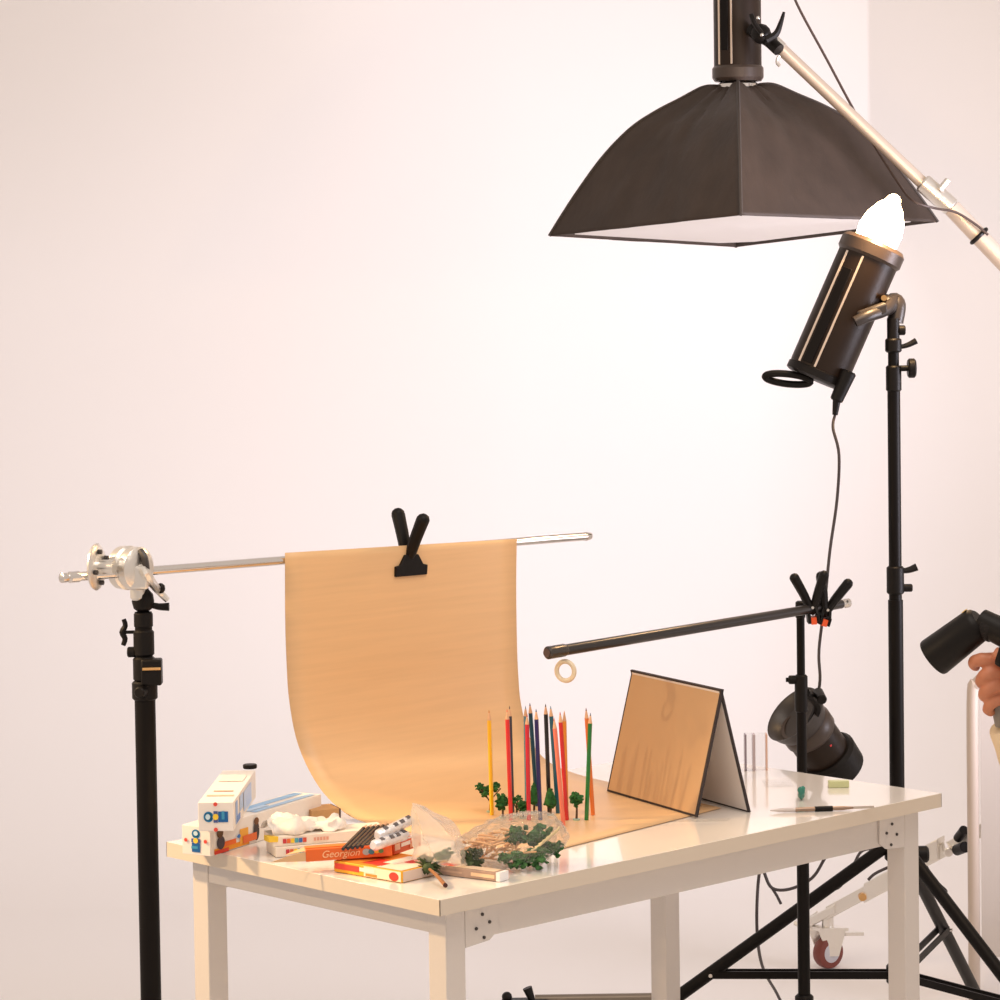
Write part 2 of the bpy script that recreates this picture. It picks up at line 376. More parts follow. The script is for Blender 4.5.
exx = bd; eyy = V((0, 0, 1)).cross(exx).normalized(); ezz = exx.cross(eyy)
Mc = Matrix.Translation(V((cpz.x, cpz.y-.0, cpz.z))) @ Matrix((exx, eyy, ezz)).transposed().to_4x4()
spring_clamp('black spring clamp pinching the kraft sheet to the chrome rod', Mc @ Matrix.Rotation(.10, 4, 'X'), 1.12, jaww=.034)

# ------------------------------------------------------------------ folded silver card
BL, BR_, BB = onz(608.5, 791.5, .7530), onz(696, 817, .7530), onz(756.5, 813.5, .7505)
bv = (BL-BR_).normalized()*.297; bu = bv.normalized(); gap = BB-BR_; gp = (gap-bu*gap.dot(bu)); gl = gp.length; gn = gp.normalized()
BB = BR_+gp; hgt = math.sqrt(.222**2-(gl/2)**2)
AP = BR_+gp/2+V((0, 0, hgt))
cd = thing('folded_card', 'tent-folded tan card with black edges standing on the end of the kraft sheet', 'card', BR_)
def panel(a, b, c, d, mface, minn, nrm):
    e = link('panel', MB().prism([a, b, c, d], -nrm*.004), ink, cd)
    ctr = (a+b+c+d)/4
    q = [ctr+(p-ctr)*.968 for p in (a, b, c, d)]
    link('satin_face', MB().prism([p for p in q], nrm*.0006), mface, e)
    link('grey_inner_face', MB().prism([p-nrm*.0046 for p in q], nrm*.0006), minn, e)
pu = (AP-BR_).normalized(); n1 = bu.cross(pu).normalized()
if n1.dot(gn) > 0: n1 = -n1
panel(BR_, BR_+bv, AP+bv, AP, cardm, cardin, n1)
pu2 = (AP-BB).normalized(); n2 = bu.cross(pu2).normalized()
if n2.dot(gn) < 0: n2 = -n2
panel(BB, BB+bv, AP+bv, AP, cardm, cardin, n2)

# ------------------------------------------------------------------ coloured pencils standing in a cluster
ZP = .7526
def pencil(label, tip, foot, rgb, lead, Yd=None):
    f = onz(foot[0], foot[1], ZP)
    # top: same depth as the foot
    D = (f-CLOC).dot(fwd); t = at(tip[0], tip[1], D)
    d = (t-f); L = d.length; d = d.normalized(); r = .0037
    root = thing('coloured_pencil', label, 'pencil', f, 'coloured pencils standing upright')
    link('barrel', MB().lathe(f, d, [(r, 0), (r, L-.0175)], 6), mat('lacquer_%d_%d_%d' % rgb, lin(rgb), .3, coat=.4), root)
    link('sharpened_cone', MB().lathe(f+d*(L-.0175), d, [(r, 0), (.0012, .0130)], 10), wood, root)
    link('lead_point', MB().lathe(f+d*(L-.0048), d, [(.0013, 0), (.0002, .0052)], 8), mat('lead_%d_%d_%d' % lead, lin(lead), .4), root)
PEN = [
 ('bright yellow pencil standing alone at the left of the cluster', (489, 710), (492, 815), (250, 190, 15), (200, 120, 20)),
 ('dark grey pencil almost hidden right behind the leftmost red pencil', (509.5, 706), (512.5, 812), (60, 60, 70), (50, 50, 60)),
 ('leftmost red pencil of the cluster, second after the yellow one', (507, 709), (511, 820), (215, 40, 35), (230, 120, 90)),
 ('pale grey-blue pencil hidden behind the crimson pencil', (525.5, 706), (527, 806), (90, 140, 160), (110, 150, 170)),
 ('crimson pencil left of the two dark blue pencils', (527, 714), (529, 820), (205, 30, 50), (205, 60, 60)),
 ('dark blue-green pencil with the highest tip, left of the navy one', (529.8, 703), (537, 806), (20, 70, 90), (40, 50, 90)),
 ('navy blue pencil in front of the blue-green one', (536, 709), (540.5, 820), (22, 30, 95), (50, 60, 110)),
 ('black pencil in the middle of the cluster', (545.5, 704), (549.5, 812), (22, 18, 18), (40, 35, 35)),
 ('teal pencil just right of the black pencil', (550.5, 706), (558, 813), (25, 90, 110), (90, 140, 160)),
 ('salmon pink pencil leaning in front of the right-hand red pencil', (554, 718), (563.5, 826), (235, 120, 95), (220, 110, 90)),
 ('amber pencil just behind the right-hand red pencil', (564.2, 711), (566.5, 806), (240, 150, 40), (235, 150, 50)),
 ('bright red pencil right of the teal one with amber behind', (560, 712), (567, 820), (205, 30, 30), (200, 70, 60)),
 ('orange pencil crossing behind the green one at the right end', (586, 708), (593, 815), (225, 115, 40), (120, 60, 50)),
 ('green pencil at the right end of the cluster', (590.5, 713), (586.5, 820), (15, 115, 45), (70, 90, 110)),
]
for p in PEN: pencil(*p)

# ------------------------------------------------------------------ model trees
def crown(c, r, n, leaf, seed, squash=1.0, lump=.35):
    rnd = random.Random(seed); b = MB(); c = V(c)
    for i in range(n):
        d = V((rnd.gauss(0, 1), rnd.gauss(0, 1), rnd.gauss(0, 1)*squash)).normalized()
        p = c+V((d.x*r[0], d.y*r[1], d.z*r[2]))*rnd.uniform(.45, .95)
        q = leaf*rnd.uniform(.6, 1.2)
        bmesh.ops.create_icosphere(b.b, subdivisions=1, radius=q, matrix=Matrix.Translation(p) @ Matrix.Rotation(rnd.uniform(0, 6), 4, 'X') @ Matrix.Diagonal((1, .7, .6, 1)))
    b.ball(c, tuple(x*.55 for x in r))
    return b.jitter(leaf*.7, 220, seed)
def mini_tree(label, foot, h, rad, kind, seed, fm=foliage, base=True):
    f = onz(foot[0], foot[1], .7525); s = 615
    H = h/s; rr = rad/s
    root = thing('model_tree', label, 'model tree', f, 'miniature model trees among the pencils')
    rnd = random.Random(seed)
    cz = H-rr*1.0 if kind == 'round' else H*.62
    tk = MB().tube([f, f+V((.001, 0, cz*.5)), f+V((0, 0, cz))], lambda t: .0022-.001*t, smooth=3)
    if kind == 'spread':
        for a in range(5):
            e = RR*math.cos(a*1.25)+RF*math.sin(a*1.25)
            tk.tube([f+V((0, 0, H*.35)), f+e*rr*.5+V((0, 0, H*.62)), f+e*rr*.85+V((0, 0, H*.78))], .0009)
    link('trunk', tk, bark, root)
    if kind == 'round': cb = crown(f+V((0, 0, H-rr*1.05)), (rr, rr, rr*1.2), 60, rr*.36, seed)
    elif kind == 'cone':
        cb = MB().lathe(f+V((0, 0, H*.28)), (0, 0, 1), [(rr*.5, 0), (rr, H*.1), (rr*.9, H*.22), (rr*.55, H*.5), (.0005, H*.72)], 16).jitter(rr*.35, 200, seed)
        rn2 = random.Random(seed)
        for i in range(40):
            t = rn2.random(); a = rn2.uniform(0, 6.28); q = rr*(1-t*.75)
            cb.ball(f+V((math.cos(a)*q, math.sin(a)*q, H*(.36+.55*t))), rr*.2, 1)
    else:
        cb = MB()
        for a in range(6):
            e = (RR*math.cos(a*1.05)+RF*math.sin(a*1.05))*(rr*.72 if a else 0)
            cc = crown(f+e+V((0, 0, H*(.82 if a % 2 else .66)+(.1*H if not a else 0))), (rr*.40, rr*.40, rr*.30), 20, rr*.17, seed+a)
            me = bpy.data.meshes.new('t'); cc.b.to_mesh(me); cb.b.from_mesh(me); cc.b.free(); bpy.data.meshes.remove(me)
    link('crown', cb, fm, root)
    if base: link('base_disc', MB().cyl(f-V((0, 0, .0006)), f+V((0, 0, .0025)), .006, seg=14), mat('pale_green_plastic', (.35, .5, .4), .3), root)
for a in [
 ('model tree with wide spreading branches behind the yellow pencil', (490, 812), 32, 14, 'spread', 1),
 ('narrow round model tree between the yellow and first red pencil', (502.5, 818), 25, 7.5, 'round', 2),
 ('low forked model tree right of the first red pencil', (516.5, 816), 23, 8, 'spread', 3),
 ('rounded model tree in front of the crimson pencil', (523, 818), 18, 6.5, 'round', 4),
 ('tall green model tree behind the navy blue pencil', (534, 813), 33, 6, 'cone', 5),
 ('dark model tree between the black and the teal pencil', (550.5, 815), 30, 6.5, 'cone', 6),
 ('single dome-shaped model tree left of the green pencil', (576.5, 820), 29, 7, 'round', 7)]:
    mini_tree(*a)
# fallen tree at the near corner
f0 = onz(445, 885, .756); f1 = onz(428, 868, .766)
ft = thing('model_tree', 'model palm tree lying on its side at the near table corner', 'model tree', onz(438, 880, .751))
link('trunk', MB().tube([f0, (f0+f1)/2+V((0, 0, .002)), f1], lambda t: .0032-.001*t), mat('brown_trunk', (.33, .14, .05), .7), ft)
link('trunk_end', MB().cyl(f0, f0+(f0-f1).normalized()*.003, .0036, seg=10), mat('dark_wood_end', (.06, .015, .012), .7), ft)
cb = MB(); rnd = random.Random(5)
for i in range(16):
    a = i*2.399; d = ((f1-f0).normalized()*.35+RR*math.cos(a)+(V((0, 0, 1))*.8+RF*.3)*math.sin(a)); d.normalize()
    L = .024*rnd.uniform(.75, 1.1); e = f1+d*L; e.z = max(e.z, .7535)
    side = d.cross(V((.3, .2, .9))).normalized()*.0048
    m_ = f1+(e-f1)*.55+V((0, 0, .003))
    cb.prism([f1-side*.3, m_-side, e, m_+side, f1+side*.3], V((0, 0, .0012)))
cb.ball(f1, (.009, .009, .008)).jitter(.0015, 200, 3)
link('fronds', cb, mat('palm_green', (.045, .075, .02), .7, var=.4, scale=120), ft)

# ------------------------------------------------------------------ boxes and packets at the left end of the table
def lbox(root, o, u, L, W, H, m, name='carton', up=V((0, 0, 1))):
    """o near corner, u length dir, width to the left of u"""
    wv = up.cross(u).normalized()
    c = o+u*L/2+wv*W/2+up*H/2
    return link(name, MB().obox(c, u*L/2, wv*W/2, up*H/2), m, root, bevel=.0008), wv
def decal(parent, o, ex, ey, n, shapes, base='printed_mark'):
    """shapes: (kind,u,v,su,sv,rgb) in the plane o + ex*u + ey*v"""
    byc = {}
    for k, u, v, su, sv, rgb in shapes: byc.setdefault(rgb, []).append((k, u, v, su, sv))
    for j, (rgb, L) in enumerate(byc.items()):
        b = MB()
        for k, u, v, su, sv in L:
            c = o+ex*u+ey*v+n*(.0005+.0002*j)
            if k == 'r': b.prism([c-ex*su-ey*sv, c+ex*su-ey*sv, c+ex*su+ey*sv, c-ex*su+ey*sv], n*.0003)
            else:
                b.prism([c+ex*su*math.cos(t*.3927)+ey*sv*math.sin(t*.3927) for t in range(16)], n*.0003)
        link(base, b, pr(rgb), parent, smooth=False)
LOGO = [('r', -.35, 0, .16, .18, (20, 120, 170)), ('e', -.35, 0, .24, .26, (20, 120, 170)), ('r', .36, 0, .24, .26, (10, 95, 160)), ('r', 0, .0, .1, .28, (70, 90, 150)),
        ('e', -.38, 0, .12, .14, (200, 225, 235)), ('r', .36, .08, .07, .2, (60, 150, 190)), ('e', 0, 0, .14, .15, (245, 205, 60)), ('e', 0, .62, .1, .1, (225, 75, 60)), ('e', 0, -.62, .1, .1, (225, 75, 60))]
def sc(shapes, s, rot=False):
    return [(k, (v if rot else u)*s, (-u if rot else v)*s, (b if rot else a)*s, (a if rot else b)*s, c) for k, u, v, a, b, c in shapes]
Z1 = V((0, 0, 1))
# lower box
o1 = onz(210.5, 856.5, .7505); u1 = (onz(330, 819, .7505)-o1); u1.z = 0; u1.normalize()
lo = thing('toy_carton', 'long white carton with a blue-striped top lying under the tilted-away carton', 'carton', o1, 'white cartons with cross logo')
L1, W1, H1 = .33, .055, .047
cb_, wv = lbox(lo, o1, u1, L1, W1, H1, paperw)
decal(cb_, o1+wv*W1/2+Z1*H1/2, wv, Z1, -u1, sc(LOGO, .031, True))
decal(cb_, o1+u1*.06+Z1*H1/2, u1, Z1, -wv, [('r', .0, -.018, .05, .004, (235, 150, 30)), ('r', -.01, -.0105, .022, .004, (240, 110, 40)), ('r', .035, -.006, .012, .012, (240, 170, 60)), ('r', -.03, -.02, .02, .003, (215, 60, 40)),
      ('e', -.032, -.006, .011, .011, (70, 60, 70)), ('e', -.034, .010, .009, .008, (95, 65, 35)), ('e', .07, -.004, .008, .016, (60, 50, 50)), ('e', .07, .012, .007, .006, (110, 70, 40)), ('r', .05, -.012, .02, .006, (230, 110, 50)), ('e', .018, -.004, .005, .003, (60, 120, 190))])
decal(cb_, o1+u1*.22+wv*W1/2+Z1*H1, u1, wv, Z1, [('r', 0, .012, .10, .008, (150, 195, 235)), ('r', .01, -.016, .09, .006, (165, 200, 232)), ('r', -.05, -.002, .03, .006, (190, 215, 240))])
# upper box
o2 = onz(233.5, 831, .798); u2 = onz(258, 768, .843)-onz(233.5, 803, .843); u2.z = 0; u2.normalize()
up_ = thing('toy_carton', 'white carton lying on top of the long carton, pointing away to the wall', 'carton', o2, 'white cartons with cross logo')
cb2, wv2 = lbox(up_, o2, u2, .30, .056, .046, paperw)
decal(cb2, o2+wv2*.028+Z1*.023, -wv2, Z1, -u2, sc(LOGO, .033))
decal(cb2, o2+u2*.1+wv2*.028+Z1*.046, -wv2, u2, Z1, [('r', 0, -.04, .022, .006, (235, 190, 160)), ('r', .0, .0, .016, .004, (225, 170, 140)), ('r', .0, .12, .02, .03, (245, 225, 215))])
decal(cb2, o2+u2*.13+Z1*.023, u2, Z1, -wv2, [('r', -.09, .0, .012, .018, (150, 180, 225)), ('r', -.03, .006, .02, .012, (175, 200, 235)), ('r', .05, .0, .05, .016, (190, 208, 238)), ('r', -.07, -.012, .02, .005, (110, 150, 215))])
o = link('lens_cap', MB().cyl(at(251, 767.5, 5.05)-Z1*.001, at(251, 767.5, 5.05)+Z1*.006, .012, bev=.001), blackp)
cap_z = .844; c0 = onz(250, 768.5, cap_z); o.location = (c0.x, c0.y, cap_z+.0003); tag(o, 'small round dark cap on the far end of the upper carton', 'cap')
# kraft piece behind
kb = thing('kraft_carton', 'small brown kraft carton beside the far end of the long carton', 'carton', onz(331, 817, .7535))
lbox(kb, onz(330, 817.5, .7535), V((-.9, .35, 0)).normalized(), .05, .05, .024, mat('kraft_brown', (.55, .30, .12), .6))
lbox(kb, onz(331.5, 817.5, .7535), V((-.9, .35, 0)).normalized(), .003, .05, .024, mat('dark_brown', (.10, .06, .05), .6), name='open_end')

def carton(name, label, pa, pb, z, W, H, m, tilt=0, cat='carton', group=None):
    """pa->pb: pixel points of the near bottom edge at height z (left to right)"""
    a = onz(pa[0], pa[1], z); b2 = onz(pb[0], pb[1], z+tilt); u = (b2-a); L = u.length; u.normalize()
    up = (Z1-u*Z1.dot(u)).normalized()
    root = thing(name, label, cat, a, group)
    c_, wv_ = lbox(root, a, u, L, W, H, m, up=up)
    return root, c_, a, u, wv_, up, L
# yellow/white carton with red spots
r_, c_, a, u, wv_, up, L = carton('pencil_carton', 'flat yellow and white carton with red spots at the near edge', (334, 871.5), (402, 883), .7508, .105, .0175, mat('yellow_carton', lin((250, 185, 50)), .45))
decal(c_, a+Z1*.0088, u, Z1, -wv_, [('r', L*.2, .001, .026, .0045, (235, 75, 55)), ('r', L*.72, 0, L*.27, .0078, (255, 232, 205)), ('r', L*.56, -.005, .012, .002, (240, 140, 50)), ('e', L*.89, -.001, .010, .0068, (232, 60, 45)), ('r', L*.5, .002, .016, .003, (255, 245, 230))])
decal(c_, a+u*L+Z1*.0088, wv_, Z1, u, [('r', .052, 0, .05, .008, (222, 200, 185))])
decal(c_, a+Z1*.0175, u, wv_, Z1, [('r', L*.30, .05, L*.28, .048, (245, 150, 50)), ('r', L*.8, .05, L*.18, .048, (250, 225, 200)), ('r', L*.5, .03, .02, .02, (225, 60, 45)), ('e', L*.75, .07, .018, .02, (215, 50, 50)), ('r', L*.62, .06, .012, .03, (255, 235, 215))])
# flat box to its right
r_, c_, a, u, wv_, up, L = carton('slim_carton', 'slim grey-brown carton with a white end beside the mossy bag', (437, 874), (496, 881.5), .7508, .024, .0135, mat('taupe_carton', lin((178, 150, 135)), .5))
decal(c_, a+Z1*.0068, u, Z1, -wv_, [('r', L*.78, 0, .022, .0028, (240, 205, 170)), ('r', L*.25, 0, .02, .0015, (200, 170, 150))])
decal(c_, a+Z1*.0135, u, wv_, Z1, [('r', L*.5, .012, L*.46, .010, (232, 205, 175)), ('r', L*.15, .012, .012, .008, (235, 90, 60))])
link('white_end_cap', MB().obox(a+u*(L+.0035)+wv_*.012+up*.0068, u*.0035, wv_*.012, up*.0068), mat('bright_white', (.9, .9, .92), .35), r_)
# orange carton
orm = mat('orange_carton', lin((232, 105, 32)), .4, coat=.2)
r_, c_, a, u, wv_, up, L = carton('orange_carton', 'bright orange carton with cream script lying on the yellow carton', (306, 862), (392.5, 856), .7695, .034, .019, orm, tilt=.004)
decal(c_, a+up*.0095, u, up, -wv_, [('e', L*.70, 0, .006, .005, (170, 185, 185)), ('e', L*.76, 0, .005, .0045, (60, 130, 150)), ('e', L*.82, 0, .004, .0035, (240, 190, 60)), ('e', L*.87, 0, .004, .0035, (90, 150, 90))])
decal(c_, a+up*.019, u, wv_, up, [('r', L*.3, .017, .04, .008, (240, 130, 50))])
fl = MB().prism([a-u*.055+up*.001+wv_*.01, a+up*.001, a+up*.016, a-u*.028+up*.010+wv_*.004], wv_*.0008).prism([a-u*.030+up*.007+wv_*.030, a+up*.016+wv_*.003, a+up*.017+wv_*.030], up*.0008)
link('open_flap', fl, mat('kraft_flap', (.74, .47, .25), .6), r_)
def text_part(parent, s, o, ex, ey, n, size, m, name='printed_word', shear=.3):
    cu = bpy.data.curves.new('word', 'FONT'); cu.body = s; cu.size = size; cu.shear = shear; cu.extrude = .0002; cu.align_x = 'CENTER'; cu.align_y = 'CENTER'
    ob = bpy.data.objects.new('word_tmp', cu); C.objects.link(ob)
    dg = bpy.context.evaluated_depsgraph_get(); me = bpy.data.meshes.new_from_object(ob.evaluated_get(dg)); bpy.data.objects.remove(ob)
    b = MB(); b.b.from_mesh(me); bpy.data.meshes.remove(me)
    Mx = Matrix((ex, ey, n)).transposed().to_4x4(); Mx.translation = o+n*.0006
    b.xf(Mx); return link(name, b, m, parent, smooth=False)
text_part(c_, 'Georgion', a+u*L*.40+up*.0095, u, up, -wv_, .0155, pr((250, 200, 150)))
oc, oa, ou, oL = c_, a, u, L
r2_ = thing('red_white_carton', 'wrinkled white carton with a red side right of the orange carton', 'carton', onz(394, 855, .7695))
a2 = onz(394, 855.5, .7695); u2_ = (onz(427, 844, .7695)-a2).normalized(); up2 = (Z1+u2_*.05).normalized()
cc_ = link('carton', MB().obox(a2+u2_*.042+Z1.cross(u2_)*.022+Z1*.0088, u2_*.042, Z1.cross(u2_)*.022, Z1*.0085), mat('red_orange_carton', lin((222, 88, 40)), .4), r2_, bevel=.0012)
decal(cc_, a2+Z1*.0088, u2_, Z1, -Z1.cross(u2_), [('r', .010, .003, .008, .005, (250, 215, 195)), ('r', .035, .004, .014, .003, (250, 240, 236)), ('r', .06, -.002, .012, .003, (245, 170, 130))])
decal(cc_, a2+Z1*.0173, u2_, Z1.cross(u2_), Z1, [('r', .040, .022, .036, .019, (250, 244, 240)), ('r', .06, .02, .008, .012, (235, 150, 120))])
# two white cartons behind with coloured lettering
for k, (zz, lab, pa, pb, word) in enumerate(((.7508, 'lower of the two slim white cartons with colourful lettering', (276, 857.5), (392, 848), (90, 90, 95)), (.7672, 'upper of the two slim white cartons with colourful lettering', (273, 847), (388, 838), (225, 170, 150)))):
    r_, c_, a, u, wv_, up, L = carton('slim_carton', lab, pa, pb, zz, .06, .0160, mat('cream_carton', (.88, .80, .69), .45), group='slim white cartons with colourful lettering')
    cols = [(200, 60, 70), (225, 110, 60), (240, 205, 60), (80, 170, 190), (60, 110, 180), (210, 80, 60)]
    decal(c_, a+Z1*.0080, u, Z1, -wv_, [('r', L*.10+j*.0066, 0, .0029, .0036, cc) for j, cc in enumerate(cols)]+[('r', L*.36+j*.0052, 0, .0020, .0026, word) for j in range(5)])
# black pencils lying across the white cartons
for i in range(10):
    a = onz(343+4.7*i, 849-.6*i, .7905); d = (onz(368+4.7*i, 824-.4*i, .806)-a).normalized()
    root = thing('black_pencil', ['leftmost', 'second from left', 'third from left', 'fourth from left', 'fifth from left', 'fifth from right', 'fourth from right', 'third from right', 'second from right', 'rightmost'][i]+' of the black pencils slanting across the slim white cartons', 'pencil', a, 'black pencils in a slanted row on the white cartons')
    link('barrel', MB().lathe(a, d, [(.0030, 0), (.0030, .105)], 6), mat('black_lacquer', (.02, .017, .016), .25, coat=.5), root)
    link('sharpened_end', MB().lathe(a+d*.105, d, [(.0030, 0), (.0008, .016)], 8), wood, root)
sv = mat('silver_foil', (.86, .86, .9), .25, .5, bump=.8, scale=130)
sdk = mat('tube_print', (.10, .09, .10), .4)
for lab, pa, pb, za, zb_ in (('silver foil tube with dark marks, upper of the pair by the clear bag', (377, 836), (412, 819), .808, .822), ('silver foil tube lying below the other at the end of the orange carton', (373, 846), (407, 834), .797, .801)):
    a = onz(pa[0], pa[1], za); b2 = onz(pb[0], pb[1], zb_); d = (b2-a).normalized(); L = (b2-a).length
    root = thing('foil_tube', lab, 'tube', a, 'silver foil tubes on the pile')
    bt = link('tube_body', MB().lathe(a, d, [(.006, 0), (.0085, .004), (.0085, L*.3), (.0085, L*.6), (.0085, L-.008), (.005, L-.004), (.005, L)], 16).jitter(.0012, 120, 5), sv, root)
    x_, y_, z_ = frame(d)
    for t, an in ((.22, .3), (.48, 2.2), (.66, .9), (.86, 2.8)):
        ee = (-RF*math.sin(an)*.8+Z1*.5+RR*.1).normalized(); ee = (ee-d*ee.dot(d)).normalized()
        link('dark_print', MB().obox(a+d*L*t+ee*.0075, d*.0042, d.cross(ee)*.0032, ee*.0016), sdk, root)
# crumpled white paper bag with a yellow band
b = MB(); pc = onz(312, 838, .80)
nx, ny = 22, 12; gr = []
pA = onz(272, 836, .7845); pB = onz(348, 829, .7845); uA = (pB-pA); LA = uA.length; uA.normalize(); wA = Z1.cross(uA)
for i in range(nx+1):
    row = []
    for j in range(ny+1):
        s, t = i/nx, j/ny
        h = .024*math.sin(math.pi*min(1, t*1.05))**.6*(1-.45*s)*(1-.25*math.cos(s*9))
        p = pA+uA*LA*s+wA*(.07*t+.008*math.sin(s*14))+Z1*(h+.008*noise.noise(V((s*9, t*6, 1))))
        row.append(b.b.verts.new(p))
    gr.append(row)
for i in range(nx):
    for j in range(ny): b.b.faces.new((gr[i][j], gr[i+1][j], gr[i+1][j+1], gr[i][j+1]))
for v in b.b.verts: v.co += V((noise.noise(v.co*70), noise.noise(v.co*70+V((5, 5, 5))), noise.noise(v.co*55)))*.006; v.co.z = max(v.co.z, .7842)
wb = thing('crumpled_bag', 'crumpled white paper bag with a yellow corner on the slim cartons', 'bag', pA)
link('bag_paper', b, mat('crumpled_white', (.86, .80, .72), .5, bump=.5, scale=60), wb, solid=.0006)
link('yellow_corner', MB().obox(onz(272, 839, .779)+wA*.005, uA*.008, wA*.012, Z1*.004).jitter(.002, 90, 4), pr((240, 200, 60)), wb)

# ------------------------------------------------------------------ clear bags
clear = film('clear_film', white=.07, gl=.05, rough=.10, fm=.45, bump=1.0, scale=45); milky = film('milky_film', white=.30, gl=.05, fm=.3)
bs = [onz(414, 860, .772), onz(432, 864, .772), onz(464, 866, .768), onz(464, 850, .768), onz(440, 842, .77), onz(416, 848, .775)]
pk = at(412, 802, 4.70)
b = MB(); N = 30; M_ = 12; gr = []
cen = sum(bs, V((0, 0, 0)))/6
for i in range(N):
    t = i/N*6; k = int(t); p0 = bs[k].lerp(bs[(k+1) % 6], t-k); row = []
    for j in range(M_+1):
        q = j/M_; p = p0.lerp(pk, q)
        out = (p0-cen); out.z = 0
        p = p+out*(.55 if (p0-cen).dot(RR) > 0 else .05)*math.sin(math.pi*q)
        p += V((noise.noise(p*60), noise.noise(p*60+V((3, 3, 3))), noise.noise(p*60+V((7, 1, 3)))))*.010*(1-q*.7)
        p.z = max(p.z, .7565 if (p-cen).dot(RR) > 0 else .771); row.append(b.b.verts.new(p))
    gr.append(row)
for i in range(N):
    for j in range(M_): b.b.faces.new((gr[i][j], gr[(i+1) % N][j], gr[(i+1) % N][j+1], gr[i][j+1]))
o = link('plastic_bag', b, milky); tag(o, 'peaked milky plastic bag standing over a green leaf cluster', 'bag')
lf = onz(444, 855, .775)
o = link('leaf_clump', crown(lf, (.018, .010, .012), 22, .006, 44), foliage_m); tag(o, 'green leaf clump inside the peaked plastic bag', 'leaves')
o = link('leaf_clump', crown(onz(424, 858, .776), (.013, .009, .008), 18, .004, 45), foliage_d); tag(o, 'small dark clump inside the peaked plastic bag, near the palm tree', 'leaves')
# big bag of model scenery
def P2(x, y, z=.7515): return onz(x, y, z)
c2 = P2(522, 862); b = MB()
bmesh.ops.create_icosphere(b.b, subdivisions=5, radius=1)
eL = (P2(575, 868)-P2(462, 876)); LL = eL.length/2; eL.normalize(); eW = Z1.cross(eL)
mc = (P2(575, 868)+P2(462, 876))/2+eW*.050
for v in b.b.verts:
    q = v.co.copy(); sh = 1+.10*noise.noise(q*2.2+V((4, 4, 4)))
    x, y, z = q*sh
    hz = .0315*(1.25+.35*x if x > -.6 else 1.0)
    p = mc+eL*x*LL+eW*y*.066*(1.05-.15*abs(x))+Z1*(hz+z*hz)
    cr = noise.noise(p*55); p += q*(.010*abs(cr)-.004)+V((noise.noise(p*110), noise.noise(p*110+V((2, 2, 2))), noise.noise(p*110+V((5, 5, 0)))))*.004
    p.z = max(p.z, .7522); v.co = p
o = link('plastic_bag', b, clear); tag(o, 'clear plastic bag full of model trees at the near edge of the table', 'bag')
rnd = random.Random(12)
def inb(x, y, z): return mc+eL*x*LL+eW*y*.066+Z1*z
for i in range(64):
    x = rnd.uniform(-.84, .12); y = rnd.uniform(-.6, .7)*(1-.3*abs(x)); z = rnd.uniform(.008, .06)*(1-.45*abs(x+.1))
    p = inb(x, y, z); a = rnd.uniform(-.2, 1.3); d = (eL*math.cos(a)*.5+Z1*math.sin(a)*.55+eW*rnd.uniform(-.5, .5)).normalized(); L = rnd.uniform(.02, .036)
    q = p+d*L; q.z = min(q.z, .805-.02*abs(x))
    o = link('wooden_twig', MB().tube([p, (p+q)/2+V((.001, 0, .001)), q], lambda t: .0021-.0008*t, seg=6, smooth=2), mat('twig_tan', lin((226, 176, 128)), .6))
    tag(o, 'tan model tree trunk jumbled in the left half of the clear bag', 'twig', 'tan trunks in the clear bag')
o = link('leaf_clump', crown(inb(-.74, -.42, .021), (.020, .016, .018), 44, .006, 3), foliage_d); tag(o, 'round dark olive foliage ball at the left of the clear bag', 'leaves')
for k, (x, y, z, r, m, lab) in enumerate(((-.20, -.55, .020, .012, foliage_m, 'small bright green foliage block at the middle of the clear bag'), (.05, -.6, .018, .020, foliage_m, 'light green bushy clump low in the middle of the clear bag'), (.36, -.5, .018, .022, foliage_m, 'light green bushy clump low at the right of the clear bag'),
        (.12, .0, .046, .020, foliage, 'dark green foliage clump high in the middle of the clear bag'), (.46, -.1, .044, .026, foliage, 'large dark green foliage clump high at the right of the clear bag'), (.72, -.25, .026, .017, foliage, 'dark green foliage clump at the right end of the clear bag'))):
    o = link('leaf_clump', crown(inb(x, y, z), (r*1.15, r, r*.85), 46, r*.27, 60+k), m); tag(o, lab, 'leaves')
for k in range(5):
    p = inb(.25+.08*k, -.62+.05*k, .03+.004*k); o = link('wooden_twig', MB().tube([p, p+eL*.013+Z1*.006, p+eL*.022+Z1*.016], .0016, seg=6), mat('twig_pale', lin((245, 225, 175)), .6)); tag(o, 'pale trunk poking out of the green foliage in the clear bag', 'twig', 'pale trunks among the green foliage')

# ------------------------------------------------------------------ small things at the right end of the table
acr = film('clear_acrylic', (.985, .985, .985), white=.03, gl=.02, rough=.03, bump=0, fm=.15)
ag = thing('acrylic_block', 'clear upright acrylic block behind the folded card', 'acrylic block', onz(756, 772, .7505))
for (x0, x1, y0, y1, m, nm) in ((743, 768, 732, 769, acr, 'block'),):
    p = onz(756, 770, .7503); s = 1/555
    link('block', MB().obox(p+Z1*.034, RR*.0215, RF*.012, Z1*.034), acr, ag, bevel=.001)
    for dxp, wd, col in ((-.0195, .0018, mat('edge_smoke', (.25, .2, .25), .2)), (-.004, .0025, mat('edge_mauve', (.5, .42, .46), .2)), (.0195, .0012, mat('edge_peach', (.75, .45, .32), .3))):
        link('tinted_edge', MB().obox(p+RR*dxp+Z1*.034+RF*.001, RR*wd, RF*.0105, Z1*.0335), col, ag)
o = link('acrylic_sheet', MB().obox(onz(700, 820, .7518), RR*.048, (RF*.6+RR*.3)*.012, Z1*.0015), acr); tag(o, 'clear acrylic strip lying at the foot of the folded card', 'acrylic strip')
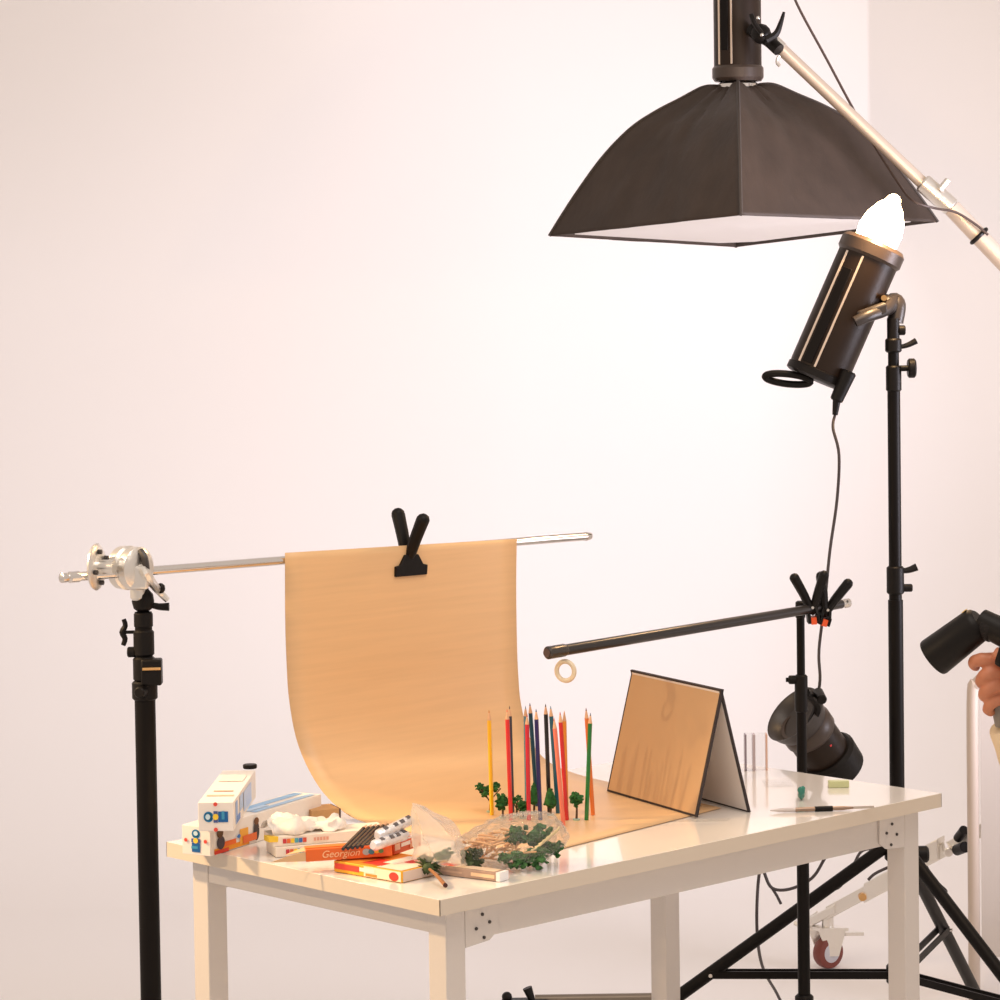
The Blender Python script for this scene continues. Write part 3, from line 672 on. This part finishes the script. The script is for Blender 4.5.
o = link('acrylic_sheet', MB().obox(onz(778, 783, .7518), RR*.026, RF*.035, Z1*.0015), acr); tag(o, 'clear square acrylic sheet lying beside the teal stone', 'acrylic sheet')
p = onz(801.5, 800, .7503)
o = link('teal_stone', MB().ball(p+Z1*.0125, (.0075, .0065, .0125), 3).jitter(.003, 140, 2), mat('teal_glass', (.03, .22, .16), .12, coat=.6, var=.3, scale=90)); tag(o, 'small upright teal green stone near the right end of the table', 'stone')
p = onz(838.5, 787, .7503)
o = link('pale_green_eraser', MB().obox(p+Z1*.006, RR*.0185, RF*.008, Z1*.006), mat('pale_lime', (.62, .66, .36), .35), bevel=.001); tag(o, 'small pale green slab lying near the back edge of the table', 'eraser')
ka, kb_ = onz(770, 810.5, .7545), onz(874, 807, .7545); kd = (kb_-ka).normalized(); KL = (kb_-ka).length
kn = thing('craft_knife', 'slim craft knife with a dark grip lying at the right of the table', 'knife', ka)
link('clear_cap', MB().lathe(ka, kd, [(.0008, 0), (.0032, KL*.1), (.0038, KL*.24)], 12), mat('smoke_clear', (.62, .56, .54), .15), kn)
link('handle', MB().lathe(ka+kd*KL*.24, kd, [(.0036, 0), (.0036, KL*.46), (.002, KL*.56)], 12), mat('tan_metal', (.34, .24, .18), .3, .7), kn)
link('grip', MB().cyl(ka+kd*KL*.43, ka+kd*KL*.60, .0046, seg=12), blackp, kn)
link('blade', MB().obox(ka+kd*KL*.9, kd*KL*.1, kd.cross(Z1)*.0004, Z1*.0022), silver, kn)

# ------------------------------------------------------------------ thin stand behind the table, boom with ring
tb_ = at(802, 773, 5.72); tbase = V((tb_.x, tb_.y, 0))
def zT(y): return at(801, y, 5.72).z
ts = thing('light_stand', 'thin black stand behind the right of the table carrying the cross boom', 'light stand', tbase)
link('upper_tube', MB().cyl((tbase.x, tbase.y, zT(700)), (tbase.x, tbase.y, zT(606)), .0078), black, ts)
link('middle_tube', MB().cyl((tbase.x, tbase.y, zT(800)), (tbase.x, tbase.y, zT(690)), .0098), black, ts)
link('lower_tube', MB().cyl((tbase.x, tbase.y, .04), (tbase.x, tbase.y, zT(800)), .0118), black, ts)
colz(ts, tbase, zT(712), zT(674), .0125); colz(ts, tbase, zT(812), zT(788), .0148)
colz(ts, tbase, zT(618), zT(600), .0095, blackp, 'spigot')
kk = link('locking_knob', MB().cyl(V((tbase.x, tbase.y, zT(679)))-RR*.008, V((tbase.x, tbase.y, zT(679)))-RR*.024, .0085, bev=.002), blackp, ts)
link('knob_wing', MB().obox(V((tbase.x, tbase.y, zT(679)))-RR*.025, RR*.004, RF*.002, Z1*.004), blackp, ts)
tripod(ts, tbase, .26, .36, [math.radians(x) for x in (190, 310, 70)], .0085, .10)
boA, boB = at(547, 653, 5.10), at(841, 604, 5.70); bo = (boB-boA).normalized(); BLn = (boB-boA).length
bm_ = thing('boom_pole', 'dark grey tube clamped across the top of the thin stand', 'pole', boA)
tubem = mat('anodised_grey', (.06, .055, .055), .28, .6)
link('tube', MB().cyl(boA+bo*.045, boB, .0098, .0088), tubem, bm_)
link('end_sleeve', MB().lathe(boA, bo, [(.0085, 0), (.0112, .003), (.0112, .042), (.0098, .046)]), mat('sleeve_grey', (.09, .08, .075), .25, .7), bm_)
link('end_cap', MB().cyl(boA-bo*.0015, boA+bo*.001, .0075), mat('end_brown', (.09, .05, .04), .5), bm_)
link('chrome_tip', MB().lathe(boB-bo*.002, bo, [(.0075, 0), (.0075, .01), (.004, .012), (.009, .015), (.009, .024)]), chrome, bm_)
rc = boA+bo*.042; rc = at(565.5, 671, 5.13)
o = link('hanging_ring', MB().torus(rc, (RF*.9+RR*.45), .0165, .0042, 36, 10), mat('pearl_ring', (.85, .72, .52), .25, .2, coat=.4)); tag(o, 'pale ring hanging from the left end of the dark tube', 'ring')
orp = mat('orange_pad', (.85, .10, .02), .5)
def clampM(org, zdir, wdir):
    z = V(zdir).normalized(); x = V(wdir); x = (x-z*x.dot(z)).normalized(); y = z.cross(x)
    M = Matrix((x, y, z)).transposed().to_4x4(); M.translation = org; return M
spring_clamp('black spring clamp on the thin stand with its handles splayed left', clampM(at(812, 607, 5.63), Z1-RR*.08, RF), 0.92, orp, 'spring clamps on the thin stand', jaww=.020)
spring_clamp('black spring clamp at the boom end with one handle splayed far right', clampM(at(826, 609, 5.65), Z1*.93+RR*.28, RF*.95-RR*.2), .92, orp, 'spring clamps on the thin stand', jaww=.020)

# ------------------------------------------------------------------ strobe heads
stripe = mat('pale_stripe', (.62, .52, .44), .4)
bodym = mat('strobe_body', (.020, .012, .008), .40, bump=.05, scale=100, spec=.2)
def strobe(label, a, b2, r, face=None, bulb=False, stripes=True, name='studio_strobe', cat='studio light', glassw=True):
    """a = rear centre, b2 = front centre, face = direction the stripes look to"""
    a, b2 = V(a), V(b2); d = (b2-a); L = d.length; d.normalize(); root = thing(name, label, cat, a)
    body = link('body', MB().lathe(a+d*.014, d, [(r*.97, 0), (r, .01), (r, L-.05), (r*.99, L-.04)], 40), bodym, root)
    link('front_ring', MB().lathe(a+d*(L-.036), d, [(r*1.0, 0), (r*1.08, .006), (r*1.08, .028), (r*.98, .036), (r*.84, .036), (r*.84, .030)], 40), mat('ring_brown', (.05, .034, .026), .4), root)
    link('rear_panel', MB().lathe(a, d, [(r*.9, 0), (r*1.03, .004), (r*1.03, .018), (r*.97, .020)], 40), blackp, root)
    f = V(face); f = (f-d*f.dot(d)).normalized(); s = d.cross(f)
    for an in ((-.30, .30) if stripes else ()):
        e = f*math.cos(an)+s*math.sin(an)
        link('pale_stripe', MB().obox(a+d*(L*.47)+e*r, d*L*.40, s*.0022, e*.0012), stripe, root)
    if stripes: link('dark_panel', MB().obox(a+d*(L*.42)+f*(r*.985), d*L*.34, s*r*.17, f*.0035), black, root, bevel=.001)
    return root, d, f, s, L
# lit strobe on the tall stand
DS = 6.0
S0, S1 = at(815, 380, DS), at(875, 243, DS)
face = -RF*.75-RR*.55
rs, d, f, s, L = strobe('lit black strobe head with a glowing bulb tilted up on the tall stand', S0, S1, .0615, face)
sr = (s if s.dot(RR) > 0 else -s)
def dome(root, c, d, r, L, m):
    link('glass_dome', MB().lathe(c, d, [(r*.78, 0), (r*.95, L*.14), (r, L*.34), (r*.88, L*.56), (r*.6, L*.76), (r*.36, L*.86), (r*.30, L*.93), (r*.16, L*.985), (0, L)], 28), m, root)
glow = mat('glowing_glass', (1, .9, .7), .3, emit=(1, .70, .38), es=26)
dome(rs, S1-d*.012, d, .045, .118, glow)
pl = bpy.data.lights.new('modelling_bulb', 'POINT'); plo = bpy.data.objects.new('modelling_bulb', pl); C.objects.link(plo)
plo.location = S1+d*.10+(-RF)*.10; pl.energy = 12; pl.color = (1, .62, .3); pl.shadow_soft_size = .03
# rear handle loop, inlet, brackets
hp = S0+d*.01-RR*.045
hd = (RR*.97-Z1*.12).normalized(); hcn = at(788, 379, DS-.01)
link('carry_handle', MB().tube([hcn+hd*.046*math.cos(t*.5236)+(Z1*.6-RF*.5)*.017*math.sin(t*.5236) for t in range(13)], .0072, seg=10), blackp, rs)
plugp = at(843, 385, DS-.05)
link('power_plug', MB().cyl(plugp+d*.03, plugp-d*.035, .016, .013, bev=.003).cyl(plugp-d*.03, at(835, 415, DS-.05), .0085, .0055), blackp, rs)
brk = at(884, 318, DS-.02)
link('tilt_bracket', MB().tube([at(855, 322, DS-.075), at(868, 316, DS-.07), at(884, 310, DS-.04), at(893, 300, DS), at(898, 305, DS), at(895, 322, DS)], lambda t: .011+.006*t, seg=12).ball(at(887, 305, DS-.01), .022), greyp, rs)
link('bracket_plate', MB().obox(at(872, 312, DS-.062), (RR+Z1*.35).normalized()*.028, s*.006, Z1*.010), greyp, rs, bevel=.003)
link('bracket_bolt', MB().cyl(at(884, 298, DS-.05), at(884, 298, DS-.01), .006, seg=10), mat('brass', (.7, .42, .18), .3, 1), rs)
# tall stand
gb = at(895.5, 600, DS); gbase = V((gb.x, gb.y, 0))
def zG(y): return at(896, y, DS).z
gs = thing('light_stand', 'tall black tripod stand behind the table carrying the lit strobe', 'light stand', gbase)
link('top_stud', MB().cyl((gbase.x, gbase.y, zG(345)), (gbase.x, gbase.y, zG(318)), .0125), blackp, gs)
link('upper_tube', MB().cyl((gbase.x, gbase.y, zG(400)), (gbase.x, gbase.y, zG(340)), .011), black, gs)
link('middle_tube', MB().cyl((gbase.x, gbase.y, zG(600)), (gbase.x, gbase.y, zG(385)), .0128), black, gs)
link('lower_tube', MB().cyl((gbase.x, gbase.y, .12), (gbase.x, gbase.y, zG(600)), .0150), black, gs)
colz(gs, gbase, zG(391), zG(365), .0155); colz(gs, gbase, zG(352), zG(338), .0165); colz(gs, gbase, zG(594), zG(566), .0175)
G = lambda y: V((gbase.x, gbase.y, zG(y)))
link('locking_knob', MB().cyl(G(368)+RR*.012, G(368)+RR*.03, .006).cyl(G(368)+RR*.028, G(368)+RR*.044, .0195, bev=.003), blackp, gs)
lever(G(347)+RR*.010, RR+Z1*.35, .038, .005, blackp, gs)
link('locking_knob', MB().cyl(G(330)+RR*.010, G(330)+RR*.024, .010, bev=.002), blackp, gs)
link('locking_knob', MB().cyl(G(588)+RR*.014, G(588)+RR*.034, .008, bev=.002), blackp, gs)
lever(G(571)+RR*.012, RR+Z1*.25, .032, .006, blackp, gs)
tripod(gs, gbase, zG(848), .74, [math.radians(x) for x in (182, 302, 68)], .0125, zG(978), brk=.50)
link('leg_lock_knob', MB().cyl(G(857)+RR*.025, G(857)+RR*.062, .017, bev=.004), blackp, gs)
# lower strobe with reflector, on the thin stand
R0, R1 = at(835, 768, 5.95), at(803, 722, 5.89)
rl, d2, f2, s2, L2 = strobe('unlit black strobe with a bell reflector hanging low behind the table', R0, R1, .050, -RF, stripes=False)
link('reflector', MB().lathe(R1-d2*.01, (d2+(-RR)*.25).normalized(), [(.050, 0), (.055, .010), (.060, .022), (.063, .034), (.065, .038), (.060, .036), (.046, .016), (.03, .010)], 40), greyp, rl)
link('red_button', MB().ball(at(829.5, 745, 5.875), .0055), pr((210, 40, 40)), rl)
link('rear_housing', MB().lathe(R0-d2*.012, d2, [(.046, 0), (.060, .006), (.062, .05), (.056, .058)], 32), blackp, rl)
link('corner_handle', MB().tube([at(846, 748, 5.93), at(853, 757, 5.93), at(851, 772, 5.93)], .008), blackp, rl)
link('mount_arm', MB().tube([V((tbase.x, tbase.y, zT(692)))+RR*.008, at(812, 697, 5.78), at(818, 706, 5.82), at(812, 722, 5.86)], .009), blackp, rl)
link('yoke_knob', MB().cyl(at(818, 692, 5.78), at(822, 700, 5.74), .010, bev=.002), blackp, rl)
# cable
o = link('power_cable', MB().tube([at(835, 415, DS-.05), at(833, 428, 5.92), at(839, 455, 5.9), at(837, 500, 5.9), at(830, 550, 5.88), at(825, 600, 5.86), at(819, 650, 5.86), at(820, 680, 5.84), at(816, 705, 5.86)], .0030, smooth=6), mat('cable_rubber', (.035, .025, .025), .5))
tag(o, 'black power cable dropping from the lit strobe to the low strobe', 'cable')

# ------------------------------------------------------------------ softbox on its boom
SD = 7.0
apx = at(738, 84, SD)
cn = [at(550, 236, SD), at(741, 215, SD-.45), at(937, 222, SD), at(736, 247, SD+.45)]
sbx = thing('softbox', 'large square black softbox with white diffuser hanging over the table', 'softbox', apx)
PR_ = [(.10, .99), (.18, .985), (.30, .91), (.44, .82), (.57, .71), (.71, .53), (.84, .31), (.93, .14), (1.0, 0)]
hub = sum(cn, V((0, 0, 0)))/4
def ribp(c, t, h): return hub+(c-hub)*t+(apx-hub)*h
fab = mat('black_softbox_fabric', (.042, .028, .021), .62, bump=.8, scale=16, var=.15, stretch=(1, 1, .45), spec=.4)
b = MB(); NS = 24
PR2 = smoothpts(PR_, 4); PR_ = [(p.x, p.y) for p in PR2]
for k in range(4):
    A, Bc = cn[k], cn[(k+1) % 4]; rows = []
    for i in range(NS+1):
        s_ = i/NS; row = []
        for (t, h) in PR_:
            p = ribp(A, t, h).lerp(ribp(Bc, t, h), s_)
            inn = math.sin(math.pi*s_)
            out = (p-hub).normalized()
            p = p-out*.035*inn*math.sin(math.pi*t)*.6+out*(.011*noise.noise(V((s_*6+k*5, t*2.2, k)))+.004*noise.noise(V((s_*19+k*5, t*7, k))))*inn
            row.append(b.b.verts.new(p))
        rows.append(row)
    for R1_, R2_ in zip(rows, rows[1:]):
        for i in range(len(R1_)-1): b.b.faces.new((R1_[i], R2_[i], R2_[i+1], R1_[i+1]))
bmesh.ops.remove_doubles(b.b, verts=b.b.verts, dist=.0005)
link('fabric_shell', b, fab, sbx, solid=.003)
for k in range(4):
    link('seam_rib', MB().tube([ribp(cn[k], t, h)*1.0+(cn[k]-hub).normalized()*.002 for t, h in PR_], .0042, seg=6), mat('seam_tape', (.05, .04, .036), .7), sbx)
dn = (hub-apx).normalized()
q = []
for k in range(4):
    c0_, pv, nx_ = cn[k], cn[k-1], cn[(k+1) % 4]
    q += [hub+(c0_.lerp(pv, .10)-hub)*.968-dn*.010, hub+(c0_.lerp(nx_, .10)-hub)*.968-dn*.010]
link('white_diffuser', MB().prism(q, dn*.004), mat('diffuser_cloth', (.72, .68, .65), .8), sbx)
link('speed_ring', MB().lathe(apx-Z1*.012, Z1, [(.040, 0), (.047, .004), (.047, .012), (.038, .018)], 32), chrome, sbx)
U0, U1 = apx+Z1*.30, apx+Z1*.006
ru, d3, f3, s3, L3 = strobe('black strobe head mounted on top of the softbox, cut by the top edge', U0, U1, .0555, -RF*.8-RR*.6)
# boom
bmS = thing('boom_rig', 'silver telescoping boom slanting down from the softbox to the right', 'boom arm', at(776, 44, 6.86))
silverb = mat('boom_silver', (.66, .56, .47), .38, .55)
b0, b1, b2_, b3, b4 = at(776, 44, 6.89), at(930, 190, 6.86), at(952, 208, 6.857), at(1000, 258, 6.85), at(1032, 292, 6.845)
link('thin_section', MB().cyl(b0, b1, .0145), silverb, bmS)
link('section_clamp', MB().cyl(at(922, 182, 6.861), b2_, .022, bev=.004).cyl(at(940, 190, 6.84), at(948, 180, 6.84), .008), cast, bmS)
link('thick_section', MB().cyl(b2_, b4, .0205), silverb, bmS)
link('end_fitting', MB().cyl(b0-(b1-b0).normalized()*.01, b0+(b1-b0).normalized()*.02, .016, bev=.003).tube([at(779, 56, 6.85), at(777, 62, 6.85), at(780, 66, 6.85)], .004), cast, bmS)
tl = thing('tilt_clamp', 'black tilting clamp joining the upper strobe to the boom arm', 'clamp', at(762, 30, 6.9))
link('clamp_body', MB().ball(at(761, 34, 6.88), .024).cyl(at(752, 30, 6.93), at(772, 42, 6.87), .016).cyl(at(768, 40, 6.88), at(779, 50, 6.86), .0145), blackp, tl)
link('upper_lever', MB().tube([at(762, 34, 6.85), at(755, 24, 6.85), at(751, 14, 6.85)], .006), blackp, tl)
link('claw_lever', MB().tube([at(766, 40, 6.84), at(776, 34, 6.84), at(781, 22, 6.84), at(784, 12, 6.84)], lambda t: .010-.007*t), blackp, tl)
link('chrome_pin', MB().ball(at(758, 18, 6.84), .005).ball(at(762, 35, 6.84), .005), chrome, tl)
o = link('boom_cable', MB().tube([at(785, -30, 6.9), at(797, 4, 6.91), at(826, 58, 6.92), at(850, 103, 6.92), at(868, 135, 6.92), at(895, 178, 6.89), at(912, 200, 6.81), at(934, 208, 6.815), at(955, 212, 6.82), at(975, 224, 6.825), at(988, 235, 6.825)], .0030, smooth=6), mat('cable_brown', (.06, .038, .032), .5))
tag(o, 'thin dark cable running along the slanting boom arm', 'cable')
ck = MB().torus(at(979, 236, 6.853), (b3-b2_).normalized(), .022, .005, 24, 8)
o = link('cable_clip', ck, blackp); tag(o, 'black cable clip gripping the silver boom arm at the right', 'clip')
# rolling boom stand at the right with a caster
hubS = b4
rsn = thing('rolling_stand', 'silver rolling boom stand behind the table, standing on casters', 'rolling stand', V((hubS.x, hubS.y, 0)))
hb_ = V((hubS.x, hubS.y, 0))
link('column', MB().cyl(hb_+Z1*.22, V((b4.x, b4.y, b4.z-.03)), .019), silverb, rsn)
link('column_head', MB().cyl(V((b4.x, b4.y, b4.z-.05)), V((b4.x, b4.y, b4.z+.03)), .027, bev=.004), cast, rsn)
wc = at(828, 948, 7.17); wc.z = .0385
def caster(root, wc, fdir):
    ax = RR*.55-RF*.83; ax.normalize()
    fk = link('caster_fork', MB().prism([wc+ax*.019+V((0, 0, -.006))+fdir*.012, wc+ax*.019-V((0, 0, .006))-fdir*.012, wc+ax*.019+Z1*.055-fdir*.035, wc+ax*.019+Z1*.06+fdir*.03], ax*.003).prism([wc-ax*.019+V((0, 0, -.006))+fdir*.012, wc-ax*.019-V((0, 0, .006))-fdir*.012, wc-ax*.019+Z1*.055-fdir*.035, wc-ax*.019+Z1*.06+fdir*.03], -ax*.003)
         .obox(wc+Z1*.058, fdir*.034, ax*.024, Z1*.004).cyl(wc+Z1*.058, wc+Z1*.085, .014), cast, root)
    link('caster_brake', MB().obox(wc+Z1*.045+fdir*.055, fdir*.022, ax*.014, Z1*.004), cast, fk)
    wl = link('caster_wheel', MB().lathe(wc-ax*.015, ax, [(.026, 0), (.036, .002), (.038, .008), (.038, .022), (.036, .028), (.026, .030)], 32), mat('caster_tyre', (.17, .035, .025), .4), root)
    link('wheel_hub', MB().lathe(wc-ax*.0165, ax, [(.006, 0), (.022, .001), (.024, .002), (.024, .031), (.022, .032), (.006, .033)], 24), mat('hub_grey', (.5, .5, .55), .4), wl)
caster(rsn, wc, RR)
foot = wc+Z1*.095
top = hb_+Z1*.44
dl = (top-foot).normalized()
dl_s = dl.cross(Z1).normalized()
for sg in (-1, 1):
    link('leg_rail', MB().obox((foot+top)/2+dl_s*.011*sg, dl*((top-foot).length/2), dl_s*.0035, Z1*.017), cast, rsn, bevel=.002)
link('leg_foot_block', MB().obox(foot-dl*.02+Z1*.0, dl*.05, dl_s*.02, Z1*.012), cast, rsn, bevel=.004)
link('leg_slider', MB().obox(foot+dl*.16, dl*.045, dl_s*.020, Z1*.024), cast, rsn, bevel=.004)
link('slider_bolt', MB().cyl(foot+dl*.10-RF*.03, foot+dl*.10, .009), mat('brass', (.7, .42, .18), .3, 1), rsn)
link('rail_fitting', MB().obox(foot.lerp(top, .50)+Z1*.01, dl*.035, dl_s*.024, Z1*.026).cyl(foot.lerp(top, .58)-RF*.04, foot.lerp(top, .58)+Z1*.01, .012), cast, rsn, bevel=.003)
link('release_lever', MB().tube([foot-dl*.03+Z1*.012, foot-dl*.08+Z1*.008, foot-dl*.10+Z1*.018], .006), cast, rsn)
link('black_lock', MB().cyl(at(958, 838, 6.97), at(964, 830, 6.93), .011).cyl(at(957, 850, 6.97), at(965, 847, 6.93), .013), blackp, rsn)
for a in (-1.25, .9):
    e = RR*math.cos(a)+RF*math.sin(a); ft = hb_+e*.55; ft.z = .0385
    link('leg_rail', MB().obox((ft+Z1*.09+top)/2, ((top-ft-Z1*.09))/2, e.cross(Z1)*.012, Z1*.014), cast, rsn)
    caster(rsn, ft, e)
# loose cables behind the table
def cable(label, pts, r=.0035, tail=None):
    cmb = MB().tube([at(*p) for p in pts], r, smooth=6)
    if tail: cmb.tube([at(*p) for p in tail], r*.9, smooth=3)
    o = link('loose_cable', cmb, mat('cable_rubber', (.035, .025, .025), .5)); tag(o, label, 'cable')
cable('long black cable hanging from under the table to the floor', [(763, 850, 6.5), (758, 885, 6.5), (757, 930, 6.5), (762, 965, 6.6), (775, 990, 6.75), (788, 1008, 6.82), (830, 1030, 6.6)])
cable('looped black cable hanging behind the left part of the tripod leg', [(764, 872, 6.5), (772, 888, 6.5), (790, 889, 6.5), (812, 878, 6.5), (825, 858, 6.5), (838, 836, 6.5)], tail=[(772, 888, 6.5), (777, 896, 6.5), (781, 904, 6.5)])
cable('black cable arching over the caster rail', [(805, 902, 6.9), (818, 890, 6.9), (838, 888, 6.9), (852, 868, 6.9), (862, 851, 6.85), (880, 849, 6.8), (905, 850, 6.8)])
cable('black cable coil drooping right of the rear table leg', [(868, 880, 6.75), (878, 872, 6.75), (905, 862, 6.75), (925, 866, 6.8), (930, 875, 6.8), (940, 885, 6.8), (946, 892, 6.8), (934, 895, 6.7), (918, 893, 6.4), (897, 889, 6.005)])
# clip and bar at the floor
gz = onz(515, 1002, .03)
gr_ = thing('floor_bar', 'grey metal bar lying on the floor beyond the table', 'bar', V((gz.x, gz.y, 0)))
pa, pb = onz(535, 999.5, .03), onz(668, 997.5, .03)
link('bar', MB().cyl(pa, pb, .011, seg=14), mat('grey_bar', (.22, .18, .14), .4, .6), gr_)
link('bar_rest', MB().box((pa.x-.02, pa.y-.02, 0), (pa.x+.02, pa.y+.02, .022)).box((pb.x-.02, pb.y-.02, 0), (pb.x+.02, pb.y+.02, .022)), blackp, gr_)
fc = thing('floor_clamp', 'small black clamp standing on the floor by the grey bar', 'clamp', V((gz.x, gz.y, 0)))
g0 = V((gz.x, gz.y, 0))
link('clamp_base', MB().obox(g0+Z1*.018, RR*.030, RF*.02, Z1*.018).obox(g0+RR*.045+Z1*.02, RR*.03, RF*.015, Z1*.014), blackp, fc, bevel=.004)
link('clamp_knob', MB().ball(g0-RR*.018+Z1*.042, .012), blackp, fc)
link('clamp_knob', MB().cyl(g0+RR*.04+Z1*.03, g0+RR*.028+Z1*.062, .007, .011), blackp, fc)

# ------------------------------------------------------------------ white tube frame at the right
tfD = 6.75
p0 = at(974, 925, tfD); q0 = V((p0.x, p0.y, .012))
f1_ = at(975, 688, tfD); zt = f1_.z
tf = thing('tube_frame', 'white bent tube frame with a pale panel behind the hand at the right', 'frame', V((q0.x, q0.y, 0)))
q1 = V((q0.x, q0.y, zt)); e = (RR*.98-RF*.2).normalized()
whitep = mat('cream_tube', (.50, .42, .36), .35)
link('frame_tube', MB().tube([q0, q0+Z1*.3, q1-Z1*.03, q1+e*.01+Z1*.012, q1+e*.035+Z1*.035, q1+e*.07+Z1*.04, q1+e*.30+Z1*.04, q1+e*.335+Z1*.035, q1+e*.36+Z1*.012, q1+e*.37-Z1*.03, q0+e*.37+Z1*.3, q0+e*.37], .0135, seg=14, smooth=6), whitep, tf)
link('pale_panel', MB().obox(q0+e*.185+Z1*(zt*.5+.05), e*.168, e.cross(Z1)*.003, Z1*(zt*.5-.06)), mat('pale_panel', (.56, .52, .50), .6), tf)

# ------------------------------------------------------------------ hand and camera at the right edge
HD = 4.9
cm = thing('photo_camera', 'black camera with long lens hood held by the hand at the right edge', 'camera', at(1005, 640, HD))
la, lb = at(979, 623, HD), at(933, 658, HD+.035)
ld = (lb-la).normalized()
link('lens_hood', MB().lathe(la, ld, [(.022, -.004), (.027, 0), (.0295, .006), (.0332, (lb-la).length-.004), (.0322, (lb-la).length), (.028, (lb-la).length), (.026, .03), (.0, .028)], 36), blackp, cm)
lm = at(1012, 637, HD-.03); l2 = (lm-la).normalized()
link('lens_ring', MB().cyl(la+l2*.010, la+l2*.028, .0228, bev=.001), mat('zoom_ring', (.012, .010, .010), .6, bump=.6, scale=260, spec=.2), cm)
link('lens_barrel', MB().cyl(la-ld*.004, lm, .0215, .024, seg=32), blackp, cm)
bcc = lm+l2*.028; by_ = Z1.cross(l2).normalized(); bz_ = l2.cross(by_); bz_ = bz_ if bz_.z > 0 else -bz_
link('camera_body', MB().obox(bcc-bz_*.004, l2*.024, by_*.062, bz_*.036), blackp, cm, bevel=.008)
link('prism_hump', MB().obox(bcc+bz_*.040, l2*.022, by_*.022, bz_*.012), blackp, cm, bevel=.006)
bz_ = ld.cross(Z1.cross(ld).normalized()); bz_ = (bz_ if bz_.z > 0 else -bz_).normalized(); by_ = ld.cross(bz_)
link('hood_mark', MB().obox(la+ld*.006+bz_*.0295-by_*.004, ld*.004, by_*.006, bz_*.0006), pr((240, 205, 130)), cm)
# person: hand, wrist and sleeved forearm
pn = thing('person', 'hand and sleeved forearm of a person holding the black camera at the right edge', 'person', at(1035, 700, HD))
hbm = MB()
def chain(pts, rad): hbm.tube([at(x, y, HD+dd) for x, y, dd in pts], (lambda t: rad[min(int(t*(len(rad)-1)), len(rad)-2)]+(rad[min(int(t*(len(rad)-1))+1, len(rad)-1)]-rad[min(int(t*(len(rad)-1)), len(rad)-2)])*(t*(len(rad)-1)-int(min(t*(len(rad)-1), len(rad)-2)))), seg=14, smooth=5); 
# palm and back of the hand
for c_, rr_ in (((1012, 688, .01), (.036, .030, .036)), ((1010, 668, .01), (.030, .026, .024)), ((1016, 706, .01), (.028, .026, .024))):
    hbm.ball(at(c_[0], c_[1], HD+c_[2]), rr_, 3)
chain([(1014, 664, .0), (996, 660, -.012), (981, 660, -.016), (974, 662, -.002), (976, 667, .014)], [.0125, .0125, .0115, .0105, .008])
chain([(1014, 676, .0), (998, 672, -.016), (986, 675, -.020), (981, 681, -.004), (984, 686, .012)], [.0125, .0122, .0115, .0105, .008])
chain([(1014, 690, .0), (1000, 685, -.016), (988, 689, -.018), (984, 695, -.004), (988, 699, .010)], [.012, .0118, .011, .010, .008])
chain([(1014, 702, .0), (1002, 699, -.014), (992, 703, -.014), (988, 709, -.004), (992, 712, .008)], [.011, .0105, .010, .0092, .0075])
chain([(1022, 690, -.025), (1014, 672, -.035), (1004, 658, -.036), (994, 652, -.030)], [.015, .0135, .012, .0095])
chain([(1014, 700, .01), (1026, 730, .02), (1040, 762, .03)], [.030, .027, .027])
for v in hbm.b.verts: v.co += V((noise.noise(v.co*60), noise.noise(v.co*60+V((1, 1, 1))), noise.noise(v.co*60+V((4, 4, 4)))))*.0015
ho = link('hand', hbm, skin, pn)
rm = ho.modifiers.new('rm', 'REMESH'); rm.mode = 'VOXEL'; rm.voxel_size = .0022; rm.use_smooth_shade = True
sm = ho.modifiers.new('sm', 'SMOOTH'); sm.factor = .5; sm.iterations = 3
link('sleeve', MB().tube([at(1012, 722, HD+.012), at(1024, 745, HD+.02), at(1050, 800, HD+.05), at(1085, 860, HD+.12)], lambda t: .040+.02*t, seg=20, smooth=5).jitter(.006, 25, 3), mat('cream_sleeve', (.72, .58, .40), .8, bump=.4, scale=60), pn)
link('grey_cuff', MB().tube([at(1010, 700, HD+.012), at(1015, 722, HD+.015)], .033, seg=20), mat('grey_cuff', (.22, .2, .18), .7), pn)
